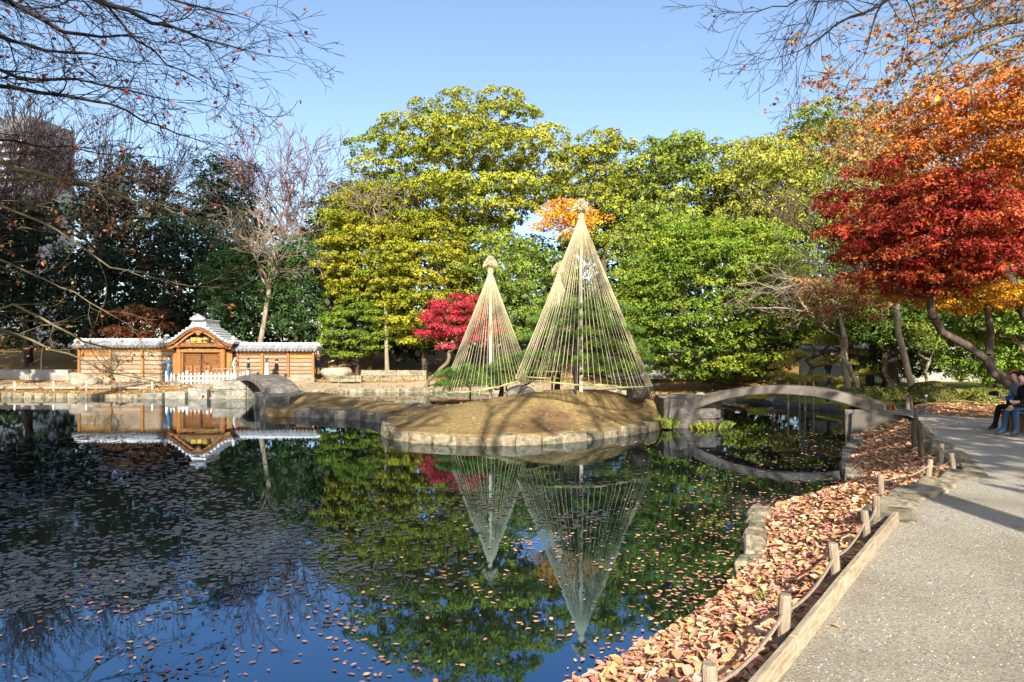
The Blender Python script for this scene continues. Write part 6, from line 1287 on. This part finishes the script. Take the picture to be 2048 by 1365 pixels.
# ------------------------------------------------------------------ leaves and pads on the water
def in_water(p, m=0.12):
    s, _ = seg_dist(p, POND); si, _ = seg_dist(p, ISLE); return (s > m) & (si < -m)
def float_points(rng, n, dens):
    """sample the pond surface evenly over the picture's rows, keep by dens(u, v)"""
    u = rng.uniform(-60, 1760, n); v = 790 + 590 * rng.random(n) ** 0.85; d = F * CH / (v - HZ); p = np.column_stack([(u - CX) / F * d, d]); k = rng.random(n) < dens(u, v, p); k &= in_water(p); return p[k], u[k], v[k]
def blob(p, s, seed): return 0.5 + 0.5 * vnoise(p[:, 0], p[:, 1], s, seed)
def floating_leaves():
    rng = np.random.default_rng(21)
    def dens(u, v, p):
        edge = np.interp(v, [850, 900, 960, 1000, 1060, 1140, 1240, 1365], [1700, 1690, 1640, 1580, 1510, 1500, 1400, 1190])   # bank line
        nb = np.clip(1 - (edge - u) / np.interp(v, [850, 930, 1000, 1365], [520, 480, 350, 110]), 0, 1) ** 1.5
        c = blob(p, 0.9, 1) * blob(p, 2.6, 4); mid = 0.10 * (v > 1000) * (u > 650) + 0.3 * np.exp(-((v - 895) / 40) ** 2) * (u > 1200) + 0.05 * (v > 1150) * (u < 750) + 0.10 * np.exp(-((v - 1230) / 50) ** 2 - ((u - 60) / 130) ** 2) * 3
        return np.clip(mid * (c * 2.4) ** 2.2 + nb * (0.35 + c), 0.0, 1) * np.interp(v, [790, 850, 900, 1365], [0.3, 0.8, 1.0, 1.0])
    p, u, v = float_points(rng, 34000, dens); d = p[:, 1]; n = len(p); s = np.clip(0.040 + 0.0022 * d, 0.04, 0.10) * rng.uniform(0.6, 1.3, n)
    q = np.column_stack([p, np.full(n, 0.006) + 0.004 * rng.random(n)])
    cols = pal(rng, n, LIT + [(0.40, 0.16, 0.13), (0.30, 0.12, 0.10), (0.50, 0.22, 0.20)], 0.2); dk = u < 900; cols[dk] *= 0.62  # leaves in the left part darkened, shade there put into their colour
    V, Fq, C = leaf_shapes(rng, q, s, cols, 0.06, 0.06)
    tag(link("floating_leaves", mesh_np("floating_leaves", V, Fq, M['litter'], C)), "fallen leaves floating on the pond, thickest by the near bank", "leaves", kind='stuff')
floating_leaves()
PADM = []
def pad_disc(rng, n=11, notch=0.5):
    a = np.linspace(notch / 2, 2 * math.pi - notch / 2, n); r = 1 + rng.normal(0, 0.04, n); v = [(0, 0, 0.0)] + [(r[i] * math.cos(a[i]), r[i] * math.sin(a[i]), 0.02 + 0.05 * abs(rng.normal())) for i in range(n)]
    return np.array(v), np.array([(0, i, i + 1) for i in range(1, n)])
def lily_pads():
    rng = np.random.default_rng(33)
    def dens(u, v, p):
        c = blob(p, 0.55, 7) * (0.4 + blob(p, 1.9, 2)); left = np.clip((560 - u) / 200, 0, 1) * np.clip((v - 850) / 60, 0, 1) * np.clip((1240 - v) / 90, 0, 1)
        mid = 0.75 * np.exp(-((v - 1060) / 95) ** 2) * (u < 1330) * (u > 380); return np.clip((left * 1.0 + mid * 0.6) * (c * 1.55) ** 2.8, 0, 1)
    p, u, v = float_points(rng, 44000, dens); n = len(p); r = np.clip(0.016 + 0.0023 * p[:, 1], 0.024, 0.07) * rng.uniform(0.45, 1.35, n)
    app = r / p[:, 1] ** 1.5; order = np.argsort(-app); cols = pal(rng, n, [(0.020, 0.032, 0.036), (0.028, 0.028, 0.042), (0.022, 0.040, 0.034), (0.040, 0.028, 0.038)], 0.25)
    protos = []
    for k in range(8):
        V, Ft = pad_disc(rng); protos.append(mesh_np("lily_pad", V, Ft, M['pad'], np.repeat(cols[k:k + 1], len(V), 0)))
    GL = "lily pads floating on the pond"
    for i in order[:290]:
        o = link("lily_pad", protos[int(rng.integers(8))], loc=(p[i, 0], p[i, 1], 0.004), rot=(0, 0, rng.random() * 6.28), scale=(r[i], r[i], r[i] * 0.6)); tag(o, "round notched dark lily pad floating on the pond", "lily pad", GL)
    Vs, Fs, Cs, b = [], [], [], 0
    for i in order[290:]:
        V, Ft = pad_disc(rng, 8); a = rng.random() * 6.28; c, s = math.cos(a), math.sin(a)
        W_ = np.column_stack([(V[:, 0] * c - V[:, 1] * s) * r[i] + p[i, 0], (V[:, 0] * s + V[:, 1] * c) * r[i] + p[i, 1], V[:, 2] * r[i] * 0.6 + 0.004]); Vs.append(W_); Fs.append(Ft + b); b += len(V); Cs.append(np.repeat(cols[i:i + 1], len(V), 0))
    tag(link("lily_pads", mesh_np("lily_pads", np.concatenate(Vs), np.concatenate(Fs), M['pad'], np.concatenate(Cs))), "mass of small dark lily pads spread over the pond", "lily pads", kind='stuff')
    print("PADS", n)
lily_pads()

# ------------------------------------------------------------------ weeds at the stones
def weed(label, loc, n, L, cols, seed, spread=0.12, wide=0.012):
    rng = np.random.default_rng(seed); b0 = rng.normal(0, spread, (n, 2)); dr = unit(np.column_stack([rng.normal(0, 0.55, (n, 2)), np.ones(n)])); ln = L * rng.uniform(0.5, 1.2, n)
    sd = unit(np.cross(dr, rand_dirs(rng, n))) * wide; p0 = np.column_stack([b0, np.zeros(n)]); mid = p0 + dr * (ln * 0.6)[:, None]; tip = p0 + dr * ln[:, None] + np.column_stack([dr[:, :2] * (ln * 0.3)[:, None], -0.12 * ln])
    V = np.stack([p0 - sd * 0.6, p0 + sd * 0.6, mid + sd, mid - sd, tip], 1).reshape(-1, 3); i = np.arange(n)[:, None] * 5
    o = empty("weed_plant", loc); link("leaves", mesh_np("leaves", V, [i + np.array([[0, 1, 2, 3]]), i + np.array([[3, 2, 4]])], M['leaf'], np.repeat(pal(rng, n, cols, 0.2), 5, 0)), o); tag(o, label, 'plant')
GW = [(0.24, 0.30, 0.05), (0.34, 0.36, 0.07), (0.15, 0.22, 0.04)]
weed("grass tuft growing out of the leaf carpet on the near bank", bz(1532, 1205, 0.32), 60, 0.13, GW, 1, 0.03, 0.003)
weed("bushy yellow-green plant in the corner of the mound edging and the abutment", (4.75, 21.35, 0.05), 160, 0.42, GW, 2, 0.16, 0.03)
weed("low yellow-green plant at the water line of the bridge abutment", (6.0, 21.35, -0.02), 120, 0.30, [(0.40, 0.38, 0.05), (0.30, 0.34, 0.05)], 3, 0.18, 0.03)
weed("small green plant at the foot of the mound abutment's outer corner", (6.7, 21.7, -0.02), 90, 0.3, GW, 4, 0.12, 0.025)
weed("grass at the waterline of the near bank below the fence", bz(1372, 1252, 0.04), 50, 0.1, GW, 5, 0.04, 0.003)
